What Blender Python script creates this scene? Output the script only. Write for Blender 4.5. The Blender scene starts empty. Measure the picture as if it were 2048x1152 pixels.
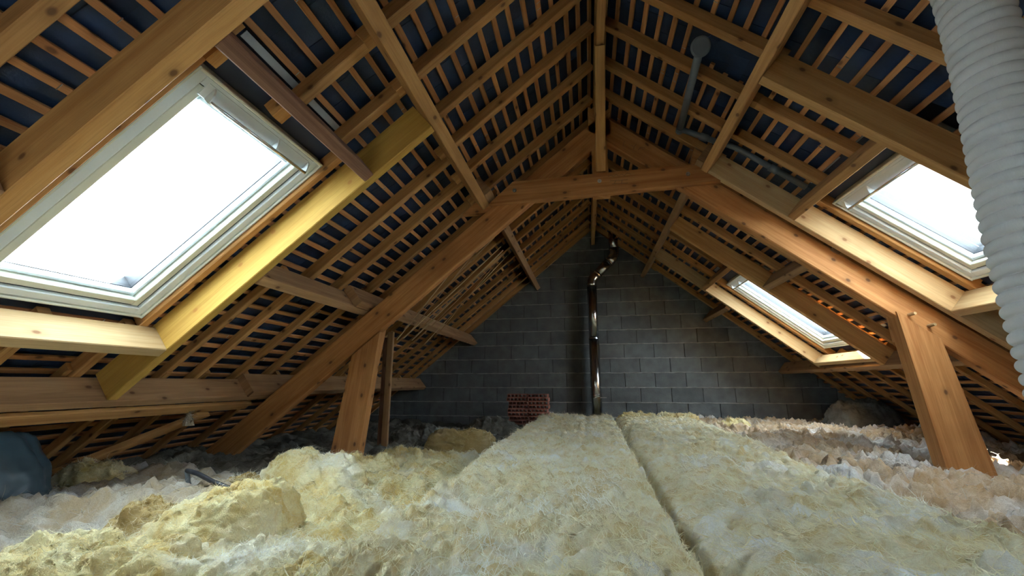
import bpy, math, random
import numpy as np
from mathutils import Matrix, Vector

random.seed(7)
rng = np.random.default_rng(7)
scene = bpy.context.scene
COL = scene.collection

# ------------------------------------------------------------------ camera, sky, sun, exposure
EYE = 0.75                                   # eye height above the floor slab (m)
FPX = 850.0                                  # focal length in pixels of the 2048 px wide frame
YAW, PITCH, ROLL = (math.radians(a) for a in (9.9, 12.6, -0.1))
_cy, _sy, _cp, _sp = math.cos(YAW), math.sin(YAW), math.cos(PITCH), math.sin(PITCH)
_fwd = np.array([-_sy * _cp, _cy * _cp, _sp]); _rt = np.array([_cy, _sy, 0.0]); _up = np.cross(_rt, _fwd)
_c, _s = math.cos(ROLL), math.sin(ROLL)
CR = _c * _rt + _s * _up; CU = -_s * _rt + _c * _up
cam_data = bpy.data.cameras.new('camera'); cam = bpy.data.objects.new('camera', cam_data); COL.objects.link(cam)
cam_data.sensor_width = 36.0; cam_data.lens = FPX / 2048 * 36.0; cam_data.clip_start = 0.02; cam_data.clip_end = 300
cam.matrix_world = Matrix(((CR[0], CU[0], -_fwd[0], 0), (CR[1], CU[1], -_fwd[1], 0), (CR[2], CU[2], -_fwd[2], EYE), (0, 0, 0, 1)))
scene.camera = cam

world = bpy.data.worlds.new('sky'); scene.world = world; world.use_nodes = True
bg = world.node_tree.nodes['Background']
bg.inputs['Color'].default_value = (0.80, 0.91, 1.0, 1); bg.inputs['Strength'].default_value = 1.0

sun_data = bpy.data.lights.new('sun', 'SUN'); sun = bpy.data.objects.new('sun', sun_data); COL.objects.link(sun)
sun_data.energy = 9.0; sun_data.angle = math.radians(0.6); sun_data.color = (1.0, 0.95, 0.86)
sun.rotation_euler = Vector((-0.39, 1.18, 1.07)).to_track_quat('Z', 'Y').to_euler()
sun.location = (0, 0, 12)

scene.view_settings.view_transform = 'Standard'; scene.view_settings.look = 'None'
scene.view_settings.exposure = 4.9; scene.view_settings.gamma = 1.0
scene.view_settings.use_curve_mapping = False
scene.cycles.max_bounces = 8; scene.cycles.diffuse_bounces = 5; scene.cycles.glossy_bounces = 3
scene.cycles.transparent_max_bounces = 12; scene.cycles.transmission_bounces = 6
scene.cycles.caustics_reflective = False; scene.cycles.caustics_refractive = False
scene.cycles.sample_clamp_indirect = 6.0
scene.cycles.use_adaptive_sampling = True; scene.cycles.adaptive_threshold = 0.025

# ------------------------------------------------------------------ frames of reference
# room frame: eye at the origin, Y along the ridge, Z up; slopes have (s down the slope, Y, n below the rafters)
ALPHA = math.radians(39.3); CA, SA = math.cos(ALPHA), math.sin(ALPHA); X0, Z0 = 0.15, 2.27
YN, YF = -3.2, 6.30                           # near and far gable


def PT(side, s, y, n=0.0):
    return (X0 + side * (s * CA - n * SA), y, Z0 - s * SA - n * CA)


L, R = -1, 1


def project(p):
    d = np.asarray(p, float)
    z = d @ _fwd
    return 1024 + FPX * (d @ CR) / z, 576 - FPX * (d @ CU) / z, z


# ------------------------------------------------------------------ materials
def new_mat(name):
    m = bpy.data.materials.new(name); m.use_nodes = True
    nt = m.node_tree; b = nt.nodes['Principled BSDF']
    return m, nt, b


def N(nt, typ, **kw):
    n = nt.nodes.new(typ)
    for k, v in kw.items():
        if k in n.inputs.keys(): n.inputs[k].default_value = v
        else: setattr(n, k, v)
    return n


def mixc(nt, fac, a, b, blend='MIX'):
    n = nt.nodes.new('ShaderNodeMix'); n.data_type = 'RGBA'; n.blend_type = blend
    for sock, v in ((n.inputs[0], fac), (n.inputs[6], a), (n.inputs[7], b)):
        if hasattr(v, 'type') and hasattr(v, 'links'): nt.links.new(v, sock)
        elif isinstance(v, (int, float)): sock.default_value = v
        else: sock.default_value = (*v, 1)
    return n.outputs[2]


def maprange(nt, val, a, b, c=0.0, d=1.0):
    n = nt.nodes.new('ShaderNodeMapRange'); n.inputs[1].default_value = a; n.inputs[2].default_value = b
    n.inputs[3].default_value = c; n.inputs[4].default_value = d; nt.links.new(val, n.inputs[0]); return n.outputs[0]


def vmath(nt, op, a, b):
    n = nt.nodes.new('ShaderNodeVectorMath'); n.operation = op
    for sock, v in ((n.inputs[0], a), (n.inputs[1], b)):
        if hasattr(v, 'links'): nt.links.new(v, sock)
        else: sock.default_value = v
    return n.outputs[0]


def wood(name, light, dark, knot=(0.10, 0.045, 0.02), rough=0.72, knots=0.07, spread=0.16, stain=None):
    m, nt, b = new_mat(name)
    uv = N(nt, 'ShaderNodeUVMap'); oi = N(nt, 'ShaderNodeObjectInfo')
    comb = N(nt, 'ShaderNodeCombineXYZ'); mul = N(nt, 'ShaderNodeMath', operation='MULTIPLY'); mul.inputs[1].default_value = 37.0
    nt.links.new(oi.outputs['Random'], mul.inputs[0]); nt.links.new(mul.outputs[0], comb.inputs[0]); nt.links.new(mul.outputs[0], comb.inputs[2])
    vec = vmath(nt, 'ADD', uv.outputs[0], comb.outputs[0])
    vg = vmath(nt, 'MULTIPLY', vec, (1.1, 24.0, 1.0))
    n1 = N(nt, 'ShaderNodeTexNoise', Scale=1.0, Detail=4.0, Roughness=0.6, Distortion=0.9); nt.links.new(vg, n1.inputs['Vector'])
    vf = vmath(nt, 'MULTIPLY', vec, (7.0, 210.0, 1.0))
    n2 = N(nt, 'ShaderNodeTexNoise', Scale=1.0, Detail=2.0); nt.links.new(vf, n2.inputs['Vector'])
    n3 = N(nt, 'ShaderNodeTexNoise', Scale=2.2, Detail=3.0); nt.links.new(vec, n3.inputs['Vector'])
    col = mixc(nt, maprange(nt, n1.outputs[0], 0.36, 0.66), light, dark)
    col = mixc(nt, maprange(nt, n2.outputs[0], 0.45, 0.75, 0.0, 0.32), col, tuple(0.55 * x for x in dark))
    col = mixc(nt, maprange(nt, n3.outputs[0], 0.5, 0.78, 0.0, 0.5), col, stain or tuple(0.62 * x for x in dark))
    vo = N(nt, 'ShaderNodeTexVoronoi', voronoi_dimensions='2D', Scale=4.2); nt.links.new(vmath(nt, 'MULTIPLY', vec, (0.8, 1.25, 1.0)), vo.inputs['Vector'])
    col = mixc(nt, maprange(nt, vo.outputs['Distance'], knots * 0.45, knots * 0.95, 0.85, 0.0), col, knot)
    col = mixc(nt, maprange(nt, vo.outputs['Distance'], knots, knots * 2.4, 0.22, 0.0), col, knot)
    hsv = N(nt, 'ShaderNodeHueSaturation'); nt.links.new(col, hsv.inputs['Color'])
    nt.links.new(maprange(nt, oi.outputs['Random'], 0, 1, 1 - spread, 1 + spread), hsv.inputs['Value'])
    nt.links.new(hsv.outputs[0], b.inputs['Base Color']); b.inputs['Roughness'].default_value = rough
    b.inputs['Specular IOR Level'].default_value = 0.25
    bp = N(nt, 'ShaderNodeBump', Strength=0.25, Distance=0.004); nt.links.new(n1.outputs[0], bp.inputs['Height'])
    nt.links.new(bp.outputs[0], b.inputs['Normal'])
    return m


def plain(name, col, rough=0.6, metal=0.0, noise=0.0, scale=8.0, spec=0.5, bump=0.0, spread=0.0):
    m, nt, b = new_mat(name)
    b.inputs['Roughness'].default_value = rough; b.inputs['Metallic'].default_value = metal; b.inputs['Specular IOR Level'].default_value = spec
    tc = N(nt, 'ShaderNodeNewGeometry')
    nz = N(nt, 'ShaderNodeTexNoise', Scale=scale, Detail=5.0); nt.links.new(tc.outputs['Position'], nz.inputs['Vector'])
    c = mixc(nt, maprange(nt, nz.outputs[0], 0.3, 0.7), tuple(x * (1 - noise) for x in col), tuple(min(1, x * (1 + noise)) for x in col))
    if spread:
        oi = N(nt, 'ShaderNodeObjectInfo'); h = N(nt, 'ShaderNodeHueSaturation'); nt.links.new(c, h.inputs['Color'])
        nt.links.new(maprange(nt, oi.outputs['Random'], 0, 1, 1 - spread, 1 + spread), h.inputs['Value']); c = h.outputs[0]
    nt.links.new(c, b.inputs['Base Color'])
    if bump:
        bp = N(nt, 'ShaderNodeBump', Strength=bump, Distance=0.01)
        n2 = N(nt, 'ShaderNodeTexNoise', Scale=scale * 9, Detail=4.0); nt.links.new(tc.outputs['Position'], n2.inputs['Vector'])
        nt.links.new(n2.outputs[0], bp.inputs['Height']); nt.links.new(bp.outputs[0], b.inputs['Normal'])
    return m


def wool(name, cols, scale=7.0, transl=0.25, fine=0.35):
    """glass wool: three colours mixed by cloudy noise, matt, a little light passing through"""
    m, nt, b = new_mat(name)
    g = N(nt, 'ShaderNodeNewGeometry')
    a = N(nt, 'ShaderNodeTexNoise', Scale=scale, Detail=6.0, Roughness=0.65, Distortion=0.8); nt.links.new(g.outputs['Position'], a.inputs['Vector'])
    c2 = N(nt, 'ShaderNodeTexNoise', Scale=scale * 0.37, Detail=4.0, Distortion=0.5)
    nt.links.new(vmath(nt, 'ADD', g.outputs['Position'], (3.1, 7.7, 1.3)), c2.inputs['Vector'])
    f = N(nt, 'ShaderNodeTexNoise', Scale=scale * 14, Detail=3.0, Distortion=2.0); nt.links.new(g.outputs['Position'], f.inputs['Vector'])
    c = mixc(nt, maprange(nt, a.outputs[0], 0.40, 0.62), cols[0], cols[1])
    c = mixc(nt, maprange(nt, c2.outputs[0], 0.50, 0.68), c, cols[2])
    c = mixc(nt, maprange(nt, f.outputs[0], 0.42, 0.75, 0.0, fine), c, tuple(x * 0.5 for x in cols[1]))
    d = N(nt, 'ShaderNodeBsdfDiffuse'); t = N(nt, 'ShaderNodeBsdfTranslucent'); mx = N(nt, 'ShaderNodeMixShader'); mx.inputs[0].default_value = transl
    nt.links.new(c, d.inputs['Color']); nt.links.new(c, t.inputs['Color'])
    bp = N(nt, 'ShaderNodeBump', Strength=0.6, Distance=0.012); nt.links.new(f.outputs[0], bp.inputs['Height']); nt.links.new(bp.outputs[0], d.inputs['Normal'])
    nt.links.new(d.outputs[0], mx.inputs[1]); nt.links.new(t.outputs[0], mx.inputs[2])
    nt.links.new(mx.outputs[0], nt.nodes['Material Output'].inputs['Surface']); nt.nodes.remove(b)
    return m


M = {}
M['truss'] = wood('orange_pine', (0.52, 0.255, 0.09), (0.36, 0.145, 0.045), spread=0.08)
M['rafter'] = wood('brown_pine', (0.50, 0.275, 0.105), (0.36, 0.175, 0.06))
M['batten'] = wood('reddish_pine', (0.54, 0.27, 0.11), (0.40, 0.165, 0.06), spread=0.22)
M['purlin'] = wood('grey_brown_pine', (0.42, 0.25, 0.125), (0.30, 0.165, 0.08))
M['dark'] = wood('old_dark_pine', (0.30, 0.165, 0.10), (0.16, 0.08, 0.05))
M['fresh'] = wood('fresh_pine', (0.53, 0.38, 0.20), (0.44, 0.285, 0.13), knot=(0.20, 0.09, 0.035), stain=(0.40, 0.22, 0.09))
M['yellow'] = wood('yellow_lit_pine', (0.44, 0.275, 0.062), (0.36, 0.205, 0.042), knot=(0.30, 0.13, 0.03), stain=(0.45, 0.24, 0.06))  # fresh pine, with the yellow light falling on it put into the colour
M['trim'] = wood('trimmer_pine', (0.56, 0.32, 0.12), (0.43, 0.215, 0.07))
M['slate'] = plain('slate', (0.017, 0.034, 0.075), rough=0.42, noise=0.35, scale=9, spec=0.4, bump=0.15, spread=0.3)  # navy tint holds the blue window light reflected by the slates
M['sheet'] = plain('dark_underlay', (0.03, 0.045, 0.085), rough=0.5, noise=0.2, scale=5)
M['zinc'] = plain('zinc', (0.36, 0.40, 0.44), rough=0.45, metal=0.3, noise=0.1, scale=6)
M['leak_sheet'] = plain('leak_blocking_sheet', (0.02, 0.024, 0.034), rough=0.9)
M['block'] = plain('concrete_block', (0.125, 0.135, 0.138), rough=0.92, noise=0.22, scale=7, spec=0.2, bump=0.35, spread=0.16)
M['mortar'] = plain('mortar', (0.30, 0.30, 0.285), rough=0.95, noise=0.2, scale=14, spec=0.1, bump=0.4)
M['fill'] = plain('mortar_fill', (0.165, 0.172, 0.168), rough=0.95, noise=0.25, scale=10, spec=0.1, bump=0.4)
M['backing'] = plain('wall_core', (0.07, 0.07, 0.068), rough=0.95)
M['concrete'] = plain('floor_slab', (0.18, 0.17, 0.155), rough=0.95, noise=0.2, scale=4)
M['frame'] = plain('cream_lacquer', (0.60, 0.63, 0.56), rough=0.35, noise=0.03, spec=0.5)
M['sash'] = plain('white_lacquer', (0.62, 0.70, 0.76), rough=0.3, noise=0.02, spec=0.5)
M['alu'] = plain('brushed_aluminium', (0.62, 0.64, 0.66), rough=0.25, metal=0.9, noise=0.03)
M['seal'] = plain('black_seal', (0.02, 0.022, 0.026), rough=0.5)
M['steel'] = plain('flue_steel', (0.55, 0.55, 0.56), rough=0.2, metal=1.0, noise=0.04, scale=3)
M['bolt'] = plain('galvanised_bolt', (0.55, 0.54, 0.50), rough=0.35, metal=0.9)
M['pvc'] = plain('grey_pvc', (0.11, 0.13, 0.145), rough=0.4, noise=0.1, scale=12)
M['cord'] = plain('blue_cord', (0.06, 0.12, 0.25), rough=0.7)
M['cable'] = plain('black_conduit', (0.018, 0.02, 0.024), rough=0.45)
M['brick'] = plain('terracotta', (0.36, 0.15, 0.11), rough=0.85, noise=0.2, scale=20, spec=0.2, spread=0.14)
M['bag'] = plain('blue_grey_film', (0.06, 0.105, 0.135), rough=0.38, noise=0.2, scale=5, spec=0.5)
M['wool_y'] = wool('yellow_wool', ((0.91, 0.825, 0.50), (0.76, 0.57, 0.22), (0.92, 0.88, 0.70)), fine=0.32)
M['wool_c'] = wool('cream_wool', ((0.91, 0.865, 0.66), (0.76, 0.61, 0.32), (0.93, 0.94, 0.90)), scale=12, fine=0.30)
M['wool_o'] = wool('ochre_wool', ((0.62, 0.47, 0.22), (0.50, 0.35, 0.14), (0.70, 0.58, 0.34)), scale=9)
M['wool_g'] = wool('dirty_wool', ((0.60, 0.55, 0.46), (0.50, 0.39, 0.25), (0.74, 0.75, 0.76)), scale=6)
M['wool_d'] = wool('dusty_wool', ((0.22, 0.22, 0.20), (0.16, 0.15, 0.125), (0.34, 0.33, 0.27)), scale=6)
M['wool_b'] = wool('tan_wool', ((0.64, 0.51, 0.37), (0.50, 0.34, 0.19), (0.76, 0.76, 0.76)), scale=6)
M['fib_y'] = wool('yellow_fibre', ((0.92, 0.88, 0.66), (0.86, 0.76, 0.46), (0.94, 0.94, 0.88)), transl=0.35, fine=0.1)
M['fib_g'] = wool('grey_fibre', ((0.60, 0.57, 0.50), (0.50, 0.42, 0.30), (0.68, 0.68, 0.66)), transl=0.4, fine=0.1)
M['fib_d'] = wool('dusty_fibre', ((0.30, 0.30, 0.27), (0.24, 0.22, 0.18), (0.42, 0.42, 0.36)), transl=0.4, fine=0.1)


def glass_mat():
    m, nt, b = new_mat('skylight_glass'); nt.nodes.remove(b)
    t = N(nt, 'ShaderNodeBsdfTransparent'); g = N(nt, 'ShaderNodeBsdfGlossy', Roughness=0.03); mx = N(nt, 'ShaderNodeMixShader')
    t.inputs[0].default_value = (0.93, 0.97, 0.98, 1)
    mx.inputs[0].default_value = 0.035; nt.links.new(t.outputs[0], mx.inputs[1]); nt.links.new(g.outputs[0], mx.inputs[2])
    nt.links.new(mx.outputs[0], nt.nodes['Material Output'].inputs['Surface'])
    return m


M['glass'] = glass_mat()


def duct_mat():
    m, nt, b = new_mat('woven_duct')
    uv = N(nt, 'ShaderNodeUVMap'); w = N(nt, 'ShaderNodeTexWave', Scale=1.0, Distortion=1.5); w.inputs['Detail'].default_value = 2
    nt.links.new(vmath(nt, 'MULTIPLY', uv.outputs[0], (70.0, 260.0, 1.0)), w.inputs['Vector'])
    nt.links.new(mixc(nt, w.outputs[1] if len(w.outputs) > 1 else w.outputs[0], (0.50, 0.50, 0.49), (0.60, 0.60, 0.59)), b.inputs['Base Color'])
    b.inputs['Roughness'].default_value = 0.8; b.inputs['Specular IOR Level'].default_value = 0.2
    bp = N(nt, 'ShaderNodeBump', Strength=0.3, Distance=0.002); nt.links.new(w.outputs[1], bp.inputs['Height']); nt.links.new(bp.outputs[0], b.inputs['Normal'])
    return m


M['duct'] = duct_mat()

# ------------------------------------------------------------------ object helpers


def tag(o, label=None, cat=None, group=None, kind=None):
    if label: o['label'] = label
    if cat: o['category'] = cat
    if group: o['group'] = group
    if kind: o['kind'] = kind
    return o


def empty(name, p, label=None, cat=None, group=None, kind=None):
    o = bpy.data.objects.new(name, None); COL.objects.link(o); o.empty_display_size = 0.1
    o.location = (p[0], p[1], p[2] + EYE)
    return tag(o, label, cat, group, kind)


def link(name, me, mat, origin, parent=None, label=None, cat=None, group=None, kind=None):
    """origin: room-frame position of the mesh's own origin"""
    o = bpy.data.objects.new(name, me); COL.objects.link(o)
    if mat is not None and not me.materials: me.materials.append(M[mat])
    w = Vector((origin[0], origin[1], origin[2] + EYE))
    if parent is not None:
        base = Vector(parent.location)
        if parent.parent is not None: base = base + Vector(parent.parent.location)
        o.parent = parent; w = w - base
    o.location = w
    return tag(o, label, cat, group, kind)


def mesh_obj(name, V, F, mat, parent=None, uv=None, smooth=False, **kw):
    """V in the room frame; the object's origin goes to the middle of its underside"""
    V = np.asarray(V, float)
    lo, hi = V.min(0), V.max(0); org = np.array([(lo[0] + hi[0]) / 2, (lo[1] + hi[1]) / 2, lo[2]])
    me = bpy.data.meshes.new(name); me.from_pydata((V - org).tolist(), [], F)
    if uv is not None:
        lay = me.uv_layers.new(name='UVMap'); lay.data.foreach_set('uv', np.asarray(uv, np.float32).ravel())
    if smooth: me.polygons.foreach_set('use_smooth', [True] * len(me.polygons))
    me.update()
    return link(name, me, mat, org, parent, **kw)


def octa(w, d, c):
    return [(-w / 2 + c, -d / 2), (w / 2 - c, -d / 2), (w / 2, -d / 2 + c), (w / 2, d / 2 - c),
            (w / 2 - c, d / 2), (-w / 2 + c, d / 2), (-w / 2, d / 2 - c), (-w / 2, -d / 2 + c)]


class Geo:
    """collects bevelled bars; each face carries uv (length, across) in metres"""
    def __init__(self): self.V = []; self.F = []; self.U = []

    def bar(self, fmap, a0, a1, w, d, ch=0.004, seg=1, skew0=None, skew1=None):
        """bar along a from a0 to a1; fmap(a, b, c) -> point; b spans w (lo, hi), c spans d (lo, hi)
        skew(b, c) shifts an end, for mitred or slanted cuts"""
        pr = octa(w[1] - w[0], d[1] - d[0], min(ch, (w[1] - w[0]) * .3, (d[1] - d[0]) * .3))
        bm, cm = (w[0] + w[1]) / 2, (d[0] + d[1]) / 2
        per = [0.0]
        for i in range(8):
            p, q = pr[i], pr[(i + 1) % 8]; per.append(per[-1] + math.dist(p, q))
        base = len(self.V)
        for k in range(seg + 1):
            a = a0 + (a1 - a0) * k / seg
            for (b, c) in pr:
                aa = a
                if k == 0 and skew0: aa += skew0(b + bm, c + cm)
                if k == seg and skew1: aa += skew1(b + bm, c + cm)
                self.V.append(fmap(aa, b + bm, c + cm))
        off = random.random() * 3
        for k in range(seg):
            u0, u1 = a0 + (a1 - a0) * k / seg, a0 + (a1 - a0) * (k + 1) / seg
            for i in range(8):
                j = (i + 1) % 8; r0 = base + k * 8; r1 = r0 + 8
                self.F.append((r0 + i, r0 + j, r1 + j, r1 + i))
                self.U += [(u0, off + per[i]), (u0, off + per[i + 1]), (u1, off + per[i + 1]), (u1, off + per[i])]
        self.F.append(tuple(base + i for i in reversed(range(8)))); self.U += [(off + pr[i][0] * .2, off + pr[i][1]) for i in reversed(range(8))]
        e = base + seg * 8
        self.F.append(tuple(e + i for i in range(8))); self.U += [(off + pr[i][0] * .2, off + pr[i][1]) for i in range(8)]
        return self

    def box(self, fmap, a, b, c):
        base = len(self.V)
        for x in a:
            for y in b:
                for z in c: self.V.append(fmap(x, y, z))
        for f in ((0, 1, 3, 2), (4, 6, 7, 5), (0, 4, 5, 1), (2, 3, 7, 6), (0, 2, 6, 4), (1, 5, 7, 3)):
            self.F.append(tuple(base + i for i in f)); self.U += [(0, 0), (0.1, 0), (0.1, 0.1), (0, 0.1)]
        return self

    def tube(self, path, r, seg=14, cap=True, flat=None):
        path = [np.asarray(p, float) for p in path]; base = len(self.V); n = len(path)
        rs = r if hasattr(r, '__len__') else [r] * n
        t0 = path[1] - path[0]; ref = np.array([0, 0, 1.0]) if abs(t0[2]) < 0.9 * np.linalg.norm(t0) else np.array([1.0, 0, 0])
        ln = 0.0
        for k in range(n):
            t = path[min(k + 1, n - 1)] - path[max(k - 1, 0)]; t = t / np.linalg.norm(t)
            u = np.cross(t, ref); u /= np.linalg.norm(u); v = np.cross(u, t); ref = v
            for i in range(seg):
                a = 2 * math.pi * i / seg
                self.V.append(tuple(path[k] + rs[k] * (math.cos(a) * u + math.sin(a) * v)))
        for k in range(n - 1):
            l2 = ln + float(np.linalg.norm(path[k + 1] - path[k]))
            for i in range(seg):
                j = (i + 1) % seg; r0 = base + k * seg; r1 = r0 + seg
                self.F.append((r0 + j, r0 + i, r1 + i, r1 + j))
                self.U += [((i + 1) / seg, ln), (i / seg, ln), (i / seg, l2), ((i + 1) / seg, l2)]
            ln = l2
        if cap:
            self.F.append(tuple(base + i for i in range(seg))); self.U += [(0, 0)] * seg
            self.F.append(tuple(base + (n - 1) * seg + i for i in reversed(range(seg)))); self.U += [(0, 0)] * seg
        return self

    def build(self, name, mat, parent=None, smooth=False, flip=False, **kw):
        F = [tuple(reversed(f)) for f in self.F] if flip else self.F
        U = self.U
        if flip:
            U = []; i = 0
            for f in self.F: U += list(reversed(self.U[i:i + len(f)])); i += len(f)
        return mesh_obj(name, self.V, F, mat, parent, uv=U, smooth=smooth, **kw)


def along_s(side):   # a = s, b = Y, c = n
    return lambda a, b, c: PT(side, a, b, c)


def along_y(side):   # a = Y, b = s, c = n
    return lambda a, b, c: PT(side, b, a, c)


def rafter_bar(name, side, s0, s1, y0, y1, n0, n1, mat, parent=None, ch=0.004, skew0=None, skew1=None, **kw):
    return Geo().bar(along_s(side), s0, s1, (y0, y1), (n0, n1), ch, seg=4, skew0=skew0, skew1=skew1).build(name, mat, parent, flip=(side == L), **kw)


def purlin_bar(name, side, y0, y1, s0, s1, n0, n1, mat, parent=None, ch=0.004, **kw):
    return Geo().bar(along_y(side), y0, y1, (s0, s1), (n0, n1), ch, seg=4).build(name, mat, parent, flip=(side == R), **kw)


def world_bar(name, p0, p1, wdir, ddir, w, d, mat, parent=None, ch=0.005, skew0=None, skew1=None, **kw):
    p0, p1, wd, dd = (np.asarray(v, float) for v in (p0, p1, wdir, ddir)); t = p1 - p0; ln = np.linalg.norm(t); t /= ln
    wd /= np.linalg.norm(wd); dd /= np.linalg.norm(dd)
    g = Geo().bar(lambda a, b, c: tuple(p0 + t * a + wd * b + dd * c), 0, ln, (-w / 2, w / 2), (-d / 2, d / 2), ch, seg=3, skew0=skew0, skew1=skew1)
    return g.build(name, mat, parent, flip=np.dot(np.cross(wd, dd), t) < 0, **kw)


# ------------------------------------------------------------------ numpy value noise
def _hash(ix, iy, iz, seed):
    h = (ix.astype(np.int64) * 374761393 + iy.astype(np.int64) * 668265263 + iz.astype(np.int64) * 2147483647 + seed * 144665) & 0xFFFFFFFF
    h = ((h ^ (h >> 13)) * 1274126177) & 0xFFFFFFFF
    h = h ^ (h >> 16)
    return (h & 0xFFFFFF) / float(0xFFFFFF)


def vnoise(x, y, z=0.0, seed=0):
    x, y, z = np.broadcast_arrays(np.asarray(x, float), np.asarray(y, float), np.asarray(z, float))
    ix, iy, iz = np.floor(x), np.floor(y), np.floor(z); fx, fy, fz = x - ix, y - iy, z - iz
    fx, fy, fz = (t * t * (3 - 2 * t) for t in (fx, fy, fz)); out = 0.0
    for a in (0, 1):
        for b in (0, 1):
            for c in (0, 1):
                wt = (fx if a else 1 - fx) * (fy if b else 1 - fy) * (fz if c else 1 - fz)
                out = out + wt * _hash(ix + a, iy + b, iz + c, seed)
    return out


def fbm(x, y, z=0.0, seed=0, octaves=4, gain=0.5):
    o, a, t = 0.0, 1.0, 0.0
    for k in range(octaves):
        o = o + a * (vnoise(np.asarray(x) * 2 ** k + 13.7 * k, np.asarray(y) * 2 ** k - 7.1 * k, np.asarray(z) * 2 ** k, seed + k) - 0.5); t += a; a *= gain
    return o / t * 2


def ridge(x, y, seed=0, octaves=3):
    o, a = 0.0, 1.0
    for k in range(octaves):
        o = o + a * (1 - np.abs(2 * vnoise(np.asarray(x) * 2 ** k, np.asarray(y) * 2 ** k, 0, seed + k) - 1)); a *= 0.5
    return o / 1.75


# ------------------------------------------------------------------ skylight openings (s0, s1, Y0, Y1)
WIN = {1: (L, 1.87, 3.09, 1.085, 1.815), 2: (R, 1.84, 2.69, 2.11, 2.862), 3: (R, 1.87, 3.05, 4.37, 5.12),
       4: (L, 1.87, 3.09, -1.95, -1.20), 5: (R, 1.87, 3.09, -0.68, 0.04)}  # last two are unseen, added to light the near timbers and wool
OPEN = {sd: [w_[1:] for w_ in WIN.values() if w_[0] == sd] for sd in (L, R)}
SMAX = 4.98
GAUGE = 0.0965

# ------------------------------------------------------------------ roof slopes: deck, rafters, battens, slates
ceil = {}
for side, nm in ((L, 'ceiling_left'), (R, 'ceiling_right')):
    g = Geo(); n0, n1 = -0.165, -0.15
    f = along_s(side)
    ops = sorted(OPEN[side], key=lambda o: o[2]); ycuts = [YN - 0.2]
    for o in ops: ycuts += [o[2], o[3]]
    ycuts.append(YF + 0.2)
    for i in range(len(ycuts) - 1):
        y0, y1 = ycuts[i], ycuts[i + 1]
        if i % 2 == 1:
            o = ops[i // 2]
            g.box(f, (-0.14, o[0]), (y0, y1), (n0, n1)); g.box(f, (o[1], SMAX), (y0, y1), (n0, n1))
        else:
            g.box(f, (-0.14, SMAX), (y0, y1), (n0, n1))
    ceil[side] = g.build(nm, 'leak_sheet', flip=(side == L), kind='structure')  # backing sheet added over the slates to keep sky from leaking in
    ceil[side]['label'] = 'slate roof slope seen from below with rafters and battens, ' + ('pierced by the one large skylight' if side == L else 'pierced by two skylights')

RN0 = -0.068                                  # rafters lie between n = RN0 and n = 0
W_R = 0.050


def rafter(side, yfar, s0, s1, mat='rafter', w=W_R, jit=True, nb=0.0):
    j = nb + (random.uniform(-0.004, 0.004) if jit else 0)
    rafter_bar('rafter', side, s0, s1, yfar - w, yfar, RN0, j, mat, ceil[side])


# ridge to the upper purlin
for y in [-2.9, -2.4, -1.2, -0.86, -0.52, -0.18, 0.16, 0.44, 0.76, 1.10, 1.45, 1.775, 2.11, 2.42, 2.775, 3.155, 3.50, 3.84, 4.19, 4.53, 4.88, 5.22, 5.57, 5.92, 6.22]:
    rafter(L, y, 0.03, 1.34)
for y in [-2.9, -2.4, -1.2, -0.86, -0.52, -0.18, 0.16, 0.50, 0.70, 1.04, 1.38, 1.72, 2.065, 2.406, 2.75, 3.085, 3.43, 3.77, 4.12, 4.46, 4.80, 5.14, 5.48, 5.82, 6.16]:
    rafter(R, y, 0.03, 1.12)
# upper to middle purlin, broken off at the headers above the skylights
for y in [-2.9, -2.4, -1.1, -0.6, -0.2, 0.2, 0.5, 0.76, 2.51, 2.845, 3.20, 3.50, 3.84, 4.19, 4.53, 4.88, 5.22, 5.57, 5.92, 6.22]:
    rafter(L, y, 1.16 if y > 3.1 else 1.22, 2.60)
for y in [1.468, 1.785]:
    rafter(L, y, 1.22, 1.72)
for y in [-2.9, -2.4, -1.1, -0.7, 0.1, 0.5, 1.0, 1.36, 1.72]:
    rafter(R, y, 1.02, 3.3)
for y in [2.41, 2.75, 4.75, 5.17]:
    rafter(R, y, 1.00, 1.715)
for y in [3.42, 3.77, 4.10, 5.68, 6.13]:
    rafter(R, y, 0.98, 3.25)
# rafters tight against the skylight frames
rafter(L, 1.860, 1.76, 3.135, w=0.042, jit=False); rafter(L, 1.078, 1.66, 3.135, jit=False)
rafter(R, 2.922, 1.735, 2.74, jit=False); rafter(R, 2.10, 1.735, 2.74, jit=False)
rafter(R, 5.19, 1.73, 3.16, jit=False); rafter(R, 4.36, 1.73, 3.16, jit=False)
# middle to lower purlin and eaves
for y in [-2.9, -2.4, -1.1, -0.6, -0.1, 0.4, 0.80, 2.31, 2.54, 2.885, 3.18, 3.52, 3.86, 4.20, 4.55, 4.90, 5.24, 5.58, 5.92, 6.22]:
    rafter(L, y, 2.46 if y > 3.1 else 2.53, 3.62, w=0.043, nb=-0.018)
for y in [1.12, 1.472, 1.828]:
    rafter(L, y, 3.15, 3.62)
for y in [-2.9, -2.4, -1.1, -0.5, 0.1, 0.6, 1.0, 1.4, 1.8, 2.185, 2.32, 2.60, 2.95, 3.30, 3.65, 4.0, 4.35, 4.7, 5.05, 5.4, 5.75, 6.1]:
    rafter(L, y, 3.50, SMAX, w=0.043, nb=-0.018)
for y in [2.5, 2.95]:
    rafter(R, y, 2.75, 3.3)
for y in [-2.9, -2.4, -1.1, -0.5, 0.1, 0.6, 1.1, 1.6, 2.1, 2.5, 2.9, 3.25, 3.6, 3.95, 4.3, 4.65, 5.0, 5.35, 5.7, 6.05]:
    rafter(R, y, 3.12, SMAX, w=0.043, nb=-0.018)

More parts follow.
